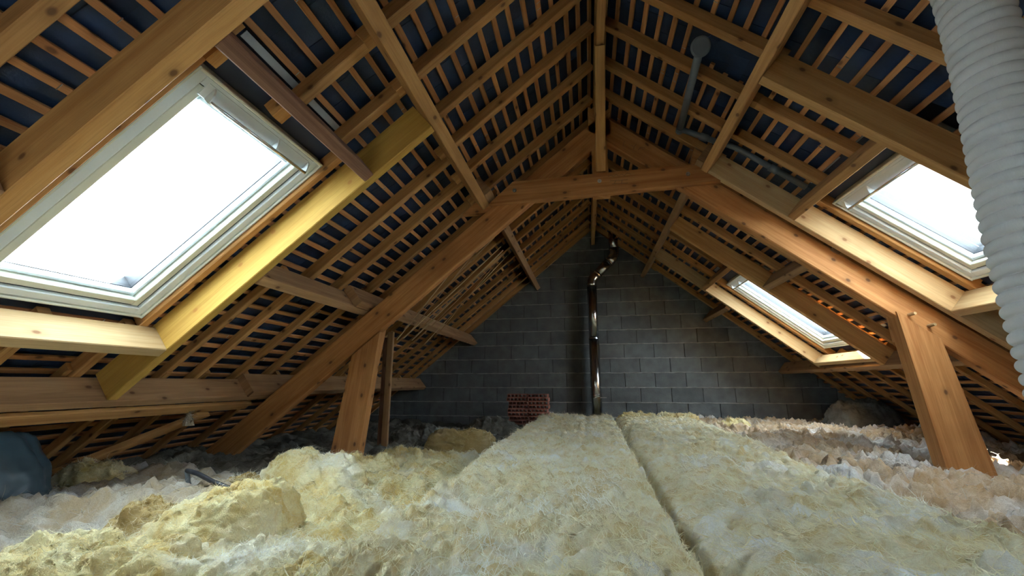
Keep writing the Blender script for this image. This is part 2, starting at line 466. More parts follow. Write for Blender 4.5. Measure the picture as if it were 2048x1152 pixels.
# battens: one plank a row, stopped at the skylights and at the patched hole by the vent
BN0, BN1 = -0.083, RN0


def overlaps(a0, a1, b0, b1): return a0 < b1 and b0 < a1


rows = [0.0035 + GAUGE * k for k in range(50)]
for side in (L, R):
    for k, s in enumerate(rows):
        s = s + random.uniform(-0.004, 0.004); hw = 0.0142 + random.uniform(-0.0015, 0.0015)
        spans = [(YN, YF)]
        cuts = []
        for (o0, o1, y0, y1) in OPEN[side]:
            if overlaps(s - hw, s + hw, o0 - 0.10, o1 + 0.03): cuts.append((y0 - 0.035, y1 + 0.035))
        if side == R and overlaps(s - hw, s + hw, 0.60, 0.86): cuts.append((2.125, 2.33))
        if side == R and overlaps(s - hw, s + hw, 0.86, 0.98): cuts.append((2.10, 2.36))
        if side == R and overlaps(s - hw, s + hw, 0.50, 0.72): cuts.append((4.05, 4.35))
        if side == L and overlaps(s - hw, s + hw, 0.55, 0.75): cuts.append((4.5, 4.8))
        for c0, c1 in cuts:
            spans = [q for (p0, p1) in spans for q in ((p0, min(p1, c0)), (max(p0, c1), p1)) if q[1] - q[0] > 0.05]
        for y0, y1 in spans:
            purlin_bar('batten', side, y0, y1, s - hw, s + hw, BN0, BN1 + 0.0, 'batten', ceil[side], ch=0.002)

# slates: head on each batten, tail lifted over the next course
SW, SL_, ST = 0.216, 0.205, 0.005
sl_me = bpy.data.meshes.new('slate')
tilt = 0.0105 / GAUGE
for_mesh = {}


def slate_mesh(side):
    V = []
    for a in (0, 1):
        for b in (-SW / 2 + 0.0015, SW / 2 - 0.0015):
            for c in (0, 1):
                s = -0.012 + a * SL_; n = -(0.0015 + tilt * (s + 0.012) + c * ST)
                V.append((side * (s * CA - n * SA), b, -s * SA - n * CA))
    F = [(0, 1, 3, 2), (4, 6, 7, 5), (0, 4, 5, 1), (2, 3, 7, 6), (0, 2, 6, 4), (1, 5, 7, 3)]
    if side == L: F = [tuple(reversed(q)) for q in F]
    return V, F


for side in (L, R):
    V, F = slate_mesh(side); me = bpy.data.meshes.new('slate'); me.from_pydata(V, [], F); me.materials.append(M['slate'])
    cand = []
    for k, s in enumerate(rows):
        y = YN - SW * (0.5 if k % 2 else 0.0) + random.uniform(-0.02, 0.02)
        while y < YF + SW:
            if not any(overlaps(s - 0.02, s + 0.2, o0 - 0.05, o1 + 0.0) and overlaps(y - SW / 2, y + SW / 2, y0 - 0.01, y1 + 0.01) for (o0, o1, y0, y1) in OPEN[side]):
                p = PT(side, s + 0.05, y, BN0); px, py, z = project(p)
                vis = z > 0.1 and -80 < px < 2128 and -80 < py < 1000
                cand.append(((1.0 / (z * z) if vis else 0.0), s, y))
            y += SW
    cand.sort(key=lambda c: -c[0])
    for q, s, y in cand[:300]:
        o = link('slate', me, None, PT(side, s, y, BN0), ceil[side])
        o.rotation_euler = (random.uniform(-0.006, 0.006), 0, random.uniform(-0.008, 0.008))
    VV, FF = [], []
    for q, s, y in cand[300:]:
        b = len(VV); p = PT(side, s, y, BN0)
        VV += [(v[0] + p[0], v[1] + p[1], v[2] + p[2]) for v in V]; FF += [tuple(b + i for i in f_) for f_ in F]
    mesh_obj('slate_rows', VV, FF, 'slate', ceil[side], kind='stuff')

# bright wire slate hooks bent round the battens
for side in (L, R):
    g = Geo(); f = along_s(side)
    for q in range(260):
        s = rows[random.randrange(2, 40)]; y = random.uniform(0.6, 5.5)
        if any(o0 - 0.12 < s < o1 + 0.05 and y0 - 0.1 < y < y1 + 0.1 for (o0, o1, y0, y1) in OPEN[side]): continue
        g.box(f, (s - 0.012 + random.uniform(-.004, .004), s + 0.010), (y, y + 0.0022), (RN0 - 0.001, RN0 + 0.0025))
    g.build('slate_hooks', 'bolt', ceil[side], flip=(side == L), kind='stuff')

# ------------------------------------------------------------------ gable walls and floor
LIM = 0.10                                     # blocks reach up to the battens


def clip(poly, side):
    """keep the part of an (x, z) polygon under one slope"""
    out = []
    def val(p):  # > 0 inside
        dx, dz = p[0] - X0, p[1] - Z0
        return (-side * SA * dx - CA * dz) + LIM
    for i in range(len(poly)):
        a, b = poly[i], poly[(i + 1) % len(poly)]; va, vb = val(a), val(b)
        if va >= 0: out.append(a)
        if (va >= 0) != (vb >= 0):
            t = va / (va - vb); out.append((a[0] + t * (b[0] - a[0]), a[1] + t * (b[1] - a[1])))
    return out


def area(p): return abs(sum(p[i][0] * p[(i + 1) % len(p)][1] - p[(i + 1) % len(p)][0] * p[i][1] for i in range(len(p)))) / 2


def prism(name, poly, y0, y1, mat, parent, inset=0.0, **kw):
    if inset:
        cx = sum(p[0] for p in poly) / len(poly); cz = sum(p[1] for p in poly) / len(poly)
    V, F = [], []; n = len(poly)
    e = 0.004
    cx = sum(p[0] for p in poly) / len(poly); cz = sum(p[1] for p in poly) / len(poly)
    inner = []
    for p in poly:
        dx, dz = p[0] - cx, p[1] - cz; ll = math.hypot(dx, dz) or 1; inner.append((p[0] - dx / ll * e, p[1] - dz / ll * e))
    V += [(p[0], y1, p[1]) for p in poly]; V += [(p[0], y0 + e, p[1]) for p in poly]; V += [(p[0], y0, p[1]) for p in inner]
    for i in range(n):
        j = (i + 1) % n
        F.append((i, j, n + j, n + i)); F.append((n + i, n + j, 2 * n + j, 2 * n + i))
    F.append(tuple(2 * n + i for i in range(n))); F.append(tuple(reversed(range(n))))
    return mesh_obj(name, V, F, mat, parent, **kw)


XL, XR = -3.72, 4.02
FLOOR = -EYE
LIM = 0.152
core = clip(clip([(XL - 0.3, FLOOR), (XR + 0.3, FLOOR), (XR + 0.3, 3.0), (XL - 0.3, 3.0)], L), R)
LIM = 0.10
wall_back = prism('wall_back', core, YF + 0.012, YF + 0.20, 'backing', None, kind='structure')
wall_back['label'] = 'gable wall of grey concrete blocks with open vertical joints'
wall_front = prism('wall_front', core, YN - 0.20, YN, 'block', None, kind='structure')
wall_front['label'] = 'gable wall behind the viewer'
CH, CL = 0.2035, 0.4085
z = 0.143 - 8 * CH; k = 0
while z < 2.5:
    z1 = z + CH - 0.011
    off = 0.717 + (CL / 2 if k % 2 else 0) + random.uniform(-0.012, 0.012) - 12 * CL
    x = off
    while x < XR:
        poly = clip(clip([(x + 0.004, max(z, FLOOR)), (x + CL - 0.004, max(z, FLOOR)), (x + CL - 0.004, z1), (x + 0.004, z1)], L), R)
        if x + CL > XL and z1 > FLOOR + 0.02 and len(poly) >= 3 and area(poly) > 0.002:
            full = area(poly) > 0.9 * (CL - .008) * (z1 - max(z, FLOOR))
            prism('concrete_block', poly, YF + random.uniform(-0.004, 0.003) + (0 if full else 0.004), YF + 0.02, 'block' if full else 'fill', wall_back)
        x += CL
    if z1 > FLOOR:
        strip = clip(clip([(XL, z1 - 0.003), (XR, z1 - 0.003), (XR, z1 + 0.014), (XL, z1 + 0.014)], L), R)
        if len(strip) >= 3 and area(strip) > 0.001:
            xs = [p[0] for p in strip]; xa, xb = min(xs) + 0.01, max(xs) - 0.01; nseg = max(4, int((xb - xa) / 0.05)); V, F = [], []
            for i in range(nseg + 1):
                xx = xa + (xb - xa) * i / nseg; o_ = random.uniform(-0.004, 0.004)
                V += [(xx, YF + 0.015, z1 + 0.016), (xx, YF - 0.006 + random.uniform(-.004, .003), z1 + 0.011 + o_), (xx, YF - 0.006 + random.uniform(-.004, .003), z1 + 0.001 + o_), (xx, YF + 0.015, z1 - 0.005)]
            for i in range(nseg):
                for j in range(3): F.append((4 * i + j, 4 * i + j + 1, 4 * i + 5 + j, 4 * i + 4 + j))
            mesh_obj('mortar_bed', V, F, 'mortar', wall_back)
    z += CH; k += 1

fl = Geo().box(lambda a, b, c: (a, b, c), (XL - 0.5, XR + 0.5), (YN - 0.2, YF + 0.2), (FLOOR - 0.15, FLOOR)).build('floor', 'concrete', kind='structure')
fl['label'] = 'floor slab under the glass wool'

# ------------------------------------------------------------------ purlins, ridge, trimmers
PD = 0.16
P_ = lambda *a, **k: purlin_bar('purlin', *a, **k)
P_(L, YN, 3.08, 1.237, 1.302, 0.0, PD, 'rafter', label='upper purlin carrying the top end of the yellow-lit trimmer', cat='purlin')
P_(L, 2.88, YF, 1.168, 1.233, 0.0, PD - 0.01, 'purlin', label='upper purlin beyond the truss on the side of the loose laths', cat='purlin')
P_(L, -1.15, 0.895, 2.508, 2.57, 0.0, PD, 'purlin', label='middle purlin stub ending at the big beam at the photo\'s left edge', cat='purlin')
P_(L, 1.952, 3.08, 2.508, 2.57, 0.0, PD, 'purlin', label='middle purlin between the yellow-lit trimmer and the truss', cat='purlin')
P_(L, 2.86, YF, 2.44, 2.504, 0.0, PD + 0.01, 'purlin', label='middle purlin beyond the truss, resting on the thin post', cat='purlin')
P_(L, YN, 3.10, 3.530, 3.584, 0.0, PD, 'purlin', label='lowest purlin under the large skylight, with the yellow-lit trimmer butting it', cat='purlin')
P_(L, 2.84, YF, 3.468, 3.527, 0.0, PD + 0.015, 'purlin', label='lowest purlin beyond the truss, behind the leaning leg and thin post', cat='purlin')
P_(R, YN, 3.08, 1.037, 1.09, 0.0, PD, 'rafter', label='upper purlin crossing beside the hanging grey vent pipe', cat='purlin')
P_(R, 2.90, YF, 0.982, 1.035, 0.0, PD - 0.01, 'purlin', label='upper purlin beyond the truss, above the far narrow skylight', cat='purlin')
P_(R, 3.02, 4.175, 2.03, 2.088, 0.0, PD, 'purlin', label='short middle purlin between the truss and the far skylight', cat='purlin')
P_(R, 5.29, YF, 2.03, 2.088, 0.0, PD, 'purlin', label='short purlin stub between the far skylight and the gable wall', cat='purlin')
P_(R, 2.95, YF, 3.165, 3.22, 0.0, PD, 'purlin', label='lowest purlin below the far narrow skylight, lit at one spot', cat='purlin')
P_(R, YN, 3.06, 3.225, 3.285, 0.0, PD, 'purlin', label='lowest purlin on the duct side, this side of the truss', cat='purlin')
# plank nailed below the lowest purlin
purlin_bar('plank', L, YN, 2.98, 3.616, 3.69, 0.135, 0.162, 'rafter', label='long plank running just below the lowest purlin by the grey bag', cat='plank')

world_bar('ridge_beam', (0.155, YN, 2.17), (0.155, YF, 2.17), (1, 0, 0), (0, 0, 1), 0.052, 0.24, 'rafter', label='ridge beam along the peak of the roof', cat='beam')

T_ = lambda *a, **k: rafter_bar('trimmer', *a, **k)
H_ = lambda *a, **k: purlin_bar('header', *a, **k)
# around the large skylight
T_(L, 1.305, 3.528, 1.898, 1.95, -0.02, 0.155, 'yellow', label='fresh pine trimmer with yellow light in its colour, alongside the large skylight', cat='trimmer')
T_(L, 1.305, 3.528, 0.90, 0.962, 0.0, 0.155, 'trim', label='big pine beam with dark knots above the large skylight, crossing the photo\'s corner', cat='trimmer')
H_(L, 0.962, 1.897, 1.702, 1.762, 0.02, 0.155, 'dark', label='dark weathered header above the large skylight', cat='header')
H_(L, 0.962, 1.897, 3.12, 3.178, 0.0, 0.156, 'fresh', label='pale header under the sill of the large skylight', cat='header')
# around the skylight beside the duct
T_(R, 1.093, 3.22, 1.975, 2.028, 0.0, 0.165, 'trim', label='thick trimmer over the skylight beside the ribbed duct', cat='trimmer')
T_(R, 1.093, 3.22, 2.947, 2.998, 0.0, 0.155, 'fresh', label='pale knotty trimmer lying along the truss rafter, below the skylight beside the duct', cat='trimmer')
H_(R, 2.03, 2.945, 1.685, 1.735, 0.0, 0.155, 'rafter', label='brown header above the skylight beside the ribbed duct', cat='header')
H_(R, 2.03, 2.945, 2.735, 2.79, 0.0, 0.155, 'fresh', label='header under the sill of the skylight beside the ribbed duct', cat='header')
# around the far skylight
T_(R, 1.04, 3.162, 4.18, 4.232, 0.0, 0.155, 'trim', label='long trimmer hiding the near side of the far narrow skylight', cat='trimmer')
T_(R, 1.04, 3.162, 5.235, 5.288, 0.0, 0.135, 'fresh', label='bright pale trimmer on the gable side of the far skylight', cat='trimmer')
H_(R, 4.234, 5.233, 1.69, 1.738, 0.0, 0.14, 'rafter', label='header above the far narrow skylight', cat='header')
H_(R, 4.234, 5.233, 3.085, 3.135, 0.03, 0.14, 'fresh', label='header under the sill of the far narrow skylight', cat='header')

# short offcuts packed above the large skylight, and dark sheets round the frames
for i, (s0, s1, y0, y1, lab) in enumerate(((1.79, 1.835, 1.055, 1.10, 'marked square wood offcut at the top corner of the large skylight'),
                                           (1.765, 1.835, 1.375, 1.435, 'round-edged wood offcut midway above the large skylight'),
                                           )):
    rafter_bar('wood_offcut', L, s0 - 0.03, s1, y0, y1, -0.05, 0.03, 'trim', label=lab, cat='offcut')

# ------------------------------------------------------------------ skylights


def skylight(idx, label):
    side, s0, s1, y0, y1 = WIN[idx]; f = along_s(side); fy = along_y(side); fl_ = (side == L)
    e = empty('window_%d' % idx, PT(side, s1, (y0 + y1) / 2, 0), kind='structure'); e['label'] = label

    def ring(name, mat, d0, d1, n0, n1, ch=0.004, parent=e):
        g = Geo()
        a0, a1, b0, b1 = s0 + d0, s1 - d0, y0 + d0, y1 - d0; w = d1 - d0
        g.bar(f, a0, a1, (b0, b0 + w), (n0, n1), ch); g.bar(f, a0, a1, (b1 - w, b1), (n0, n1), ch)
        g2 = Geo(); g2.bar(fy, b0 + w, b1 - w, (a0, a0 + w), (n0, n1), ch); g2.bar(fy, b0 + w, b1 - w, (a1 - w, a1), (n0, n1), ch)
        base = len(g.V); F2 = [tuple(reversed([q + base for q in fc])) for fc in g2.F]
        g.V += g2.V; g.F += F2; g.U += g2.U
        return g.build(name, mat, parent, flip=fl_)
    ring('frame', 'frame', 0.0, 0.014, -0.15, -0.018)
    ring('frame_rebate', 'sash', 0.014, 0.054, -0.15, -0.028)
    ring('seal', 'seal', 0.054, 0.060, -0.14, -0.045, 0.001)
    ring('sash', 'frame', 0.060, 0.096, -0.15, -0.040)
    ring('glazing_bead', 'sash', 0.096, 0.122, -0.15, -0.066, 0.010)
    ring('glass_seal', 'seal', 0.1215, 0.126, -0.14, -0.090, 0.0005)
    g = Geo().box(f, (s0 + 0.115, s1 - 0.115), (y0 + 0.115, y1 - 0.115), (-0.106, -0.100))
    g.build('pane', 'glass', e, flip=fl_)
    # outside cover, so that no sky shows round the sash
    ring('cover', 'seal', -0.03, 0.11, -0.19, -0.151, 0.001)
    # ventilation flap with its long grip
    vf = Geo().bar(fy, y0 + 0.075, y1 - 0.075, (s0 + 0.030, s0 + 0.092), (-0.034, -0.026), 0.003).build('vent_flap', 'sash', e, flip=not fl_)
    p0, p1 = PT(side, s0 + 0.082, y0 + 0.105, 0.004), PT(side, s0 + 0.082, y1 - 0.07, 0.004)
    Geo().tube([p0, p1], 0.0075, 12).build('grip_bar', 'alu', e, smooth=True)
    for t in (0.0, 0.62, 1.0):
        yy = y0 + 0.105 + t * (y1 - y0 - 0.175); g = Geo(); n_ = 8
        V = []
        for dy in (-0.004, 0.004):
            for q in range(n_ + 1):
                a = math.pi / 2 * q / n_
                V.append(PT(side, s0 + 0.034 + 0.056 * math.sin(a), yy + dy, 0.008 - 0.034 * (1 - math.sin(a)) ** 2))
            V.append(PT(side, s0 + 0.034, yy + dy, -0.030)); V.append(PT(side, s0 + 0.092, yy + dy, -0.030))
        m_ = n_ + 3; F = []
        ordr = list(range(n_ + 1)) + [n_ + 2, n_ + 1]
        F.append(tuple(ordr)); F.append(tuple(reversed([m_ + q for q in ordr])))
        for q in range(len(ordr)):
            a, b = ordr[q], ordr[(q + 1) % len(ordr)]; F.append((b, a, m_ + a, m_ + b))
        mesh_obj('grip_bracket', V, F, 'sash', e)
    # dark felt collar between frame and rafters
    for (a0, a1, b0, b1) in ((s0 - 0.115, s0 - 0.002, y0 - 0.03, y1 + 0.03), (s1 + 0.002, s1 + 0.10, y0 - 0.03, y1 + 0.03)):
        Geo().box(f, (a0, a1), (b0, b1), (-0.082, -0.074)).build('felt_collar', 'sheet', e, flip=fl_)
    # zinc flashing strip seen above the header
    for b0, b1 in ((y0 + 0.06, y0 + 0.36), (y0 + 0.44, y1 + 0.02)):
        Geo().box(f, (s0 - 0.20, s0 - 0.168), (b0, b1), (-0.094, -0.090)).build('flashing', 'zinc', e, flip=fl_)
    return e


skylight(1, 'large white skylight blown out by daylight, nearest on the yellow trimmer\'s slope')
skylight(2, 'skylight partly hidden behind the ribbed duct')
skylight(3, 'far narrow-looking skylight near the gable wall')
skylight(4, 'unseen skylight added for fill light behind the viewer, on the slope of the large skylight')  # this and the next bring in added daylight from out of view
skylight(5, 'unseen skylight added for fill light behind the viewer, on the duct side')

# ------------------------------------------------------------------ the roof truss
YT = 3.03
tr = empty('roof_truss', (0.15, YT, -0.55), 'orange-brown timber roof truss with collar beam, king post and two raking legs', 'truss')
TH = 0.072
rafter_bar('principal_rafter', L, 0.10, 4.22, YT, YT + TH, 0.188, 0.368, 'truss', tr, ch=0.006, skew0=lambda b, c: (c - .28) * 0.82)
prR = rafter_bar('principal_rafter', R, 0.10, 4.22, YT, YT + TH, 0.145, 0.318, 'truss', tr, ch=0.006, skew0=lambda b, c: (c - .23) * 0.82)


def plank_poly(name, pts, y0, y1, mat, parent, **kw):
    """flat timber with a given (x, z) outline, thickness along Y, grain along its longest side"""
    pts = [np.array(p, float) for p in pts]; n = len(pts)
    i = max(range(n), key=lambda k: np.linalg.norm(pts[(k + 1) % n] - pts[k])); d = pts[(i + 1) % n] - pts[i]; d /= np.linalg.norm(d); e_ = np.array([-d[1], d[0]])
    c = sum(pts) / n; V, F, U = [], [], []; ch = 0.005; off = random.random() * 5
    inn = [p + (c - p) / np.linalg.norm(c - p) * ch for p in pts]
    for ring_, yy in ((inn, y0), (pts, y0 + ch), (pts, y1 - ch), (inn, y1)): V += [(p[0], yy, p[1]) for p in ring_]
    uvv = lambda q: (float(np.dot(np.array([V[q][0], V[q][2]]), d)), off + float(np.dot(np.array([V[q][0], V[q][2]]), e_)) + V[q][1])
    for r_ in range(3):
        for k_ in range(n):
            j = (k_ + 1) % n; F.append((r_ * n + k_, r_ * n + j, (r_ + 1) * n + j, (r_ + 1) * n + k_))
    F.append(tuple(reversed(range(n)))); F.append(tuple(3 * n + q for q in range(n)))
    area2 = sum(pts[k_][0] * pts[(k_ + 1) % n][1] - pts[(k_ + 1) % n][0] * pts[k_][1] for k_ in range(n))
    if area2 > 0: F = [tuple(reversed(q)) for q in F]
    F = [tuple(reversed(q)) for q in F]
    for fc in F: U += [uvv(q) for q in fc]
    return mesh_obj(name, V, F, mat, parent, uv=U, **kw)


cb = [(-0.703, 1.345), (0.994, 1.392), (0.985, 1.405), (0.812, 1.538), (-0.515, 1.515)]
col1 = plank_poly('collar_beam', cb, YT - 0.055, YT - 0.004, 'truss', tr)
plank_poly('collar_beam', [(p[0] * 1.035, p[1] * 1.035) for p in cb], YT + TH + 0.004, YT + TH + 0.056, 'truss', tr)
plank_poly('spacer_block', [(0.09, 1.37), (0.22, 1.37), (0.22, 1.55), (0.09, 1.55)], YT, YT + TH, 'truss', tr)
plank_poly('king_post', [(0.095, 1.40), (0.215, 1.40), (0.215, 2.10), (0.155, 2.16), (0.095, 2.10)], YT + 0.002, YT + TH - 0.002, 'truss', tr)
# legs: the face board below the rafter and the tongue that runs up behind it to the purlin
plank_poly('leg', [(-1.895, -0.60), (-1.665, -0.60), (-1.553, 0.385), (-1.77, 0.21)], YT - 0.012, YT + 0.066, 'truss', tr)
plank_poly('leg_tongue', [(-1.80, 0.05), (-1.62, 0.05), (-1.545, 0.52), (-1.70, 0.63), (-1.78, 0.55)], YT + TH, YT + TH + 0.045, 'truss', tr)
plank_poly('leg', [(2.035, -0.62), (2.285, -0.62), (2.14, 0.262), (1.928, 0.436)], YT - 0.012, YT + 0.090, 'truss', tr)
plank_poly('leg_tongue', [(1.95, 0.25), (2.12, 0.25), (2.08, 0.55), (1.93, 0.60)], YT + TH, YT + TH + 0.045, 'truss', tr)
plank_poly('gusset', [(-0.93, 1.30), (-0.70, 1.30), (-0.66, 1.50), (-0.82, 1.40)], YT + 0.004, YT + TH - 0.004, 'truss', tr)
plank_poly('gusset', [(0.80, 1.56), (0.93, 1.48), (0.93, 1.62), (0.84, 1.70)], YT + 0.004, YT + TH - 0.004, 'truss', tr)


def at_y(x, y, Y):
    d = _fwd + CR * ((x - 1024) / FPX) - CU * ((y - 576) / FPX); return d * (Y / d[1])


for (x, y) in ((1029, 381), (1199, 362), (1376, 348)):
    p = at_y(x, y, YT - 0.055)
    b_ = Geo().tube([p + np.array([0, 0.002, 0]), p - np.array([0, 0.003, 0])], 0.015, 16).build('bolt', 'bolt', tr)
    Geo().tube([p - np.array([0, 0.002, 0]), p - np.array([0, 0.013, 0])], 0.0085, 6).build('bolt_nut', 'bolt', b_)
for (x, y) in ((1817, 630), (1856, 652)):
    p = at_y(x, y, YT)
    Geo().tube([p + np.array([0, 0.02, 0]), p + np.array([0.006, -0.05, 0.004])], [0.010, 0.009], 8).build('wooden_peg', 'fresh', tr)
# pencil marks on the collar: carpenter's scribble and mark
M['pencil'] = plain('pencil', (0.06, 0.045, 0.035), rough=0.8)
def stroke(pts, Y, par):
    Geo().tube([at_y(x, y, Y) for x, y in pts], 0.0011, 4).build('pencil_stroke', 'pencil', par)
for pts in ([(1216, 353), (1222, 350), (1227, 353), (1232, 349), (1238, 352), (1243, 348), (1249, 351), (1254, 346), (1262, 348)],
            [(1220, 362), (1256, 359)], [(1231, 361), (1229, 367)], [(1244, 360), (1243, 367)], [(1224, 368), (1256, 366)]): stroke(pts, YT - 0.0556, col1)
for pts in ([(1276, 300), (1283, 294), (1291, 296)], [(1279, 295), (1288, 300)], [(1262, 290), (1268, 294), (1273, 288)], [(1268, 294), (1267, 299)], [(1249, 282), (1246, 292), (1251, 291)]):
    stroke(pts, YT - 0.0008, prR)

# wind brace rising from the collar to the ridge, towards the viewer
world_bar('ridge_brace', (0.153, 2.945, 1.535), (0.153, 2.315, 2.055), (1, 0, 0), (0, 0.63, 0.76), 0.066, 0.05, 'trim',
          label='slanting ridge brace rising from the collar beam to the ridge', cat='brace')

# thin post under the middle purlin: two planks nailed together
po = empty('prop_post', (-1.90, 3.92, -0.72), 'thin prop post of two nailed planks behind the truss leg', 'post')
world_bar('plank', (-1.885, 3.90, -0.72), (-1.885, 3.90, 0.49), (1, 0, 0), (0, 1, 0), 0.06, 0.035, 'purlin', po)
world_bar('plank', (-1.935, 3.945, -0.72), (-1.935, 3.945, 0.44), (1, 0, 0), (0, 1, 0), 0.075, 0.05, 'dark', po)
# leaning plank in the eaves by the grey bag
world_bar('plank', PT(L, 4.30, 2.12, 0.10), PT(L, 3.70, 2.62, 0.17), (0.4, 0.9, 0), (-SA, 0, CA), 0.075, 0.035, 'rafter',
          label='plank leaning into the dark eaves under the large skylight', cat='plank')
# loose laths pushed up on the slope behind the truss
for i in range(9):
    y0 = 3.62 + 0.11 * i + random.uniform(-.03, .03); y1 = y0 + random.uniform(-0.25, 0.35); n0 = 0.05 + random.uniform(0, 0.06); n1 = 0.02 + random.uniform(0, 0.12)
    p0, p1 = PT(L, 1.33, y1, n1 * .5 + 0.005), PT(L, 2.70 + random.uniform(-.2, .25), y0, n0 + 0.15)
    world_bar('wooden_lath', p0, p1, (0, 1, 0.05), (SA, 0, CA), random.choice((0.018, 0.024, 0.038)), 0.016, random.choice(('fresh', 'rafter', 'purlin')), ch=0.001,
              label=('first', 'second', 'third', 'fourth', 'fifth', 'sixth', 'seventh', 'eighth', 'ninth')[i] + ' loose lath behind the truss, counted by its lower end towards the gable wall', cat='lath', group='loose laths behind the truss')

# ------------------------------------------------------------------ flue pipe
fp = empty('flue_pipe', (0.11, 6.12, -0.75), 'shiny steel flue pipe with a double bend against the block wall', 'pipe')
rad = 0.070


def bent(pts, r=0.10, seg=7):
    pts = [np.asarray(p, float) for p in pts]; out = [pts[0]]
    for i in range(1, len(pts) - 1):
        a, b, c = pts[i - 1], pts[i], pts[i + 1]; u = (a - b) / np.linalg.norm(a - b); v = (c - b) / np.linalg.norm(c - b)
        for q in range(seg + 1):
            t = q / seg; out.append((1 - t) ** 2 * (b + u * r) + 2 * t * (1 - t) * b + t * t * (b + v * r))
    out.append(pts[-1]); return out


FX = 0.105
Geo().tube([(FX, 6.12, -0.75), (FX, 6.12, 0.62)], rad, 32).build('pipe_length', 'steel', fp, smooth=True)
Geo().tube([(FX, 6.12, 0.60), (FX, 6.12, 1.36)], rad * 0.97, 32).build('pipe_length', 'steel', fp, smooth=True)
Geo().tube(bent([(FX, 6.12, 1.36), (FX, 6.12, 1.46), (FX + 0.10, 6.12, 1.56)], 0.06), rad, 32).build('elbow', 'steel', fp, smooth=True)
Geo().tube([(FX + 0.08, 6.12, 1.54), (FX + 0.27, 6.12, 1.73)], rad * 0.97, 32).build('pipe_length', 'steel', fp, smooth=True)
Geo().tube(bent([(FX + 0.26, 6.12, 1.72), (FX + 0.34, 6.12, 1.80), (FX + 0.34, 6.12, 1.92)], 0.06), rad, 32).build('elbow', 'steel', fp, smooth=True)
Geo().tube([(FX + 0.34, 6.12, 1.90), (FX + 0.34, 6.12, 2.18)], rad * 0.97, 32).build('pipe_length', 'steel', fp, smooth=True)
for z_ in (1.36, 0.61, -0.16, -0.19):
    Geo().tube([(FX, 6.12, z_ - 0.006), (FX, 6.12, z_ + 0.006)], rad + 0.004, 32).build('seam_ring', 'steel', fp, smooth=False)
for t_ in (0.085, 0.262):
    c = np.array([FX + t_, 6.12, 1.46 + t_]); d = np.array([0.0045, 0, 0.0045])
    Geo().tube([c - d, c + d], rad + 0.004, 32).build('seam_ring', 'steel', fp)
cl_ = Geo().tube([(FX + 0.05, 6.05, -0.195), (FX + 0.13, 6.03, -0.195)], 0.005, 8).build('clamp_screw', 'bolt', fp)

# ------------------------------------------------------------------ hollow bricks by the wall
BW, BH, BD = 0.255, 0.045, 0.20


def brick_geo():
    g = Geo(); I = lambda a, b, c: (a, b, c); t = 0.007
    g.box(I, (-BW / 2, BW / 2), (0, BD), (0, t)); g.box(I, (-BW / 2, BW / 2), (0, BD), (BH - t, BH))
    for i in range(6):
        x = -BW / 2 + i * (BW - t) / 5; g.box(I, (x, x + t), (0, BD), (t, BH - t))
    return g


bg_ = brick_geo(); bme = bpy.data.meshes.new('hollow_brick'); bme.from_pydata(bg_.V, [], bg_.F); bme.materials.append(M['brick'])
ORD = ['topmost'] + [w_ + ' from the top' for w_ in ('second', 'third', 'fourth', 'fifth', 'sixth', 'seventh', 'eighth', 'ninth', 'tenth', 'eleventh', 'twelfth')] + ['lowest']
z_ = -0.74
for row in range(13):
    for c_, xb in ((0, -0.905), (1, -0.640)):
        o = link('hollow_brick', bme, None, (xb + random.uniform(-0.016, 0.016) + (0.02 if c_ == 0 and row == 10 else 0) - (0.012 if row > 9 else 0), 5.60 + random.uniform(-0.01, 0.012), z_))
        o.rotation_euler = (0, 0, random.uniform(-0.03, 0.03))
        tag(o, 'red hollow clay brick, ' + ORD[12 - row] + (' in the column nearer the flue pipe' if c_ else ' in the column farther from the flue pipe'), 'brick', 'stacked hollow bricks')
    z_ += BH + 0.0012

# ------------------------------------------------------------------ grey vent pipe hanging from the slope, and its cord
vp = empty('vent_pipe', PT(R, 0.76, 2.90, 0.03), 'grey plastic vent pipe with a round cap hanging under the rafters', 'pipe')
pa, pb = np.array(PT(R, 0.735, 2.10, 0.10)), np.array(PT(R, 0.765, 2.84, 0.055))
Geo().tube([pa, pb], 0.022, 16).build('pipe_length', 'pvc', vp, smooth=True)
ax = (pa - pb) / np.linalg.norm(pa - pb)
Geo().tube([pa + ax * 0.004, pa + ax * 0.045], 0.027, 16).build('socket', 'pvc', vp, smooth=True)
nd = np.array([0.10, -0.80, -0.55]); nd /= np.linalg.norm(nd)
cpos = pa + ax * 0.05 + np.array([0, 0, 0.0])
Geo().tube([cpos - nd * 0.004, cpos + nd * 0.006, cpos + nd * 0.010], [0.052, 0.052, 0.044], 24).build('cap', 'pvc', vp)
pc = np.array(PT(R, 0.93, 2.80, 0.05)); pd = np.array(PT(R, 1.02, 2.835, 0.01)); pe = np.array(PT(R, 1.14, 2.855, -0.035)); pf = np.array(PT(R, 1.66, 2.865, -0.035))
Geo().tube([pb + ax * 0.01, pb - ax * 0.03], 0.027, 16).build('elbow', 'pvc', vp, smooth=True)
Geo().tube(bent([pb, pc, pd, pe, pf], 0.035), 0.019, 14).build('branch', 'pvc', vp, smooth=True)
Geo().tube([pc + (pb - pc) * 0.12, pc + (pd - pc) * 0.35], 0.024, 14).build('socket', 'pvc', vp, smooth=True)
m1 = pe + (pf - pe) * 0.5
Geo().tube([m1, m1 + (pf - pe) / np.linalg.norm(pf - pe) * 0.06], 0.026, 14).build('coupling', 'pvc', vp, smooth=True)
ca_ = np.array(PT(R, 0.735, 2.068, 0.004)); cb_ = cpos + np.array([0.0, 0.004, 0.035])
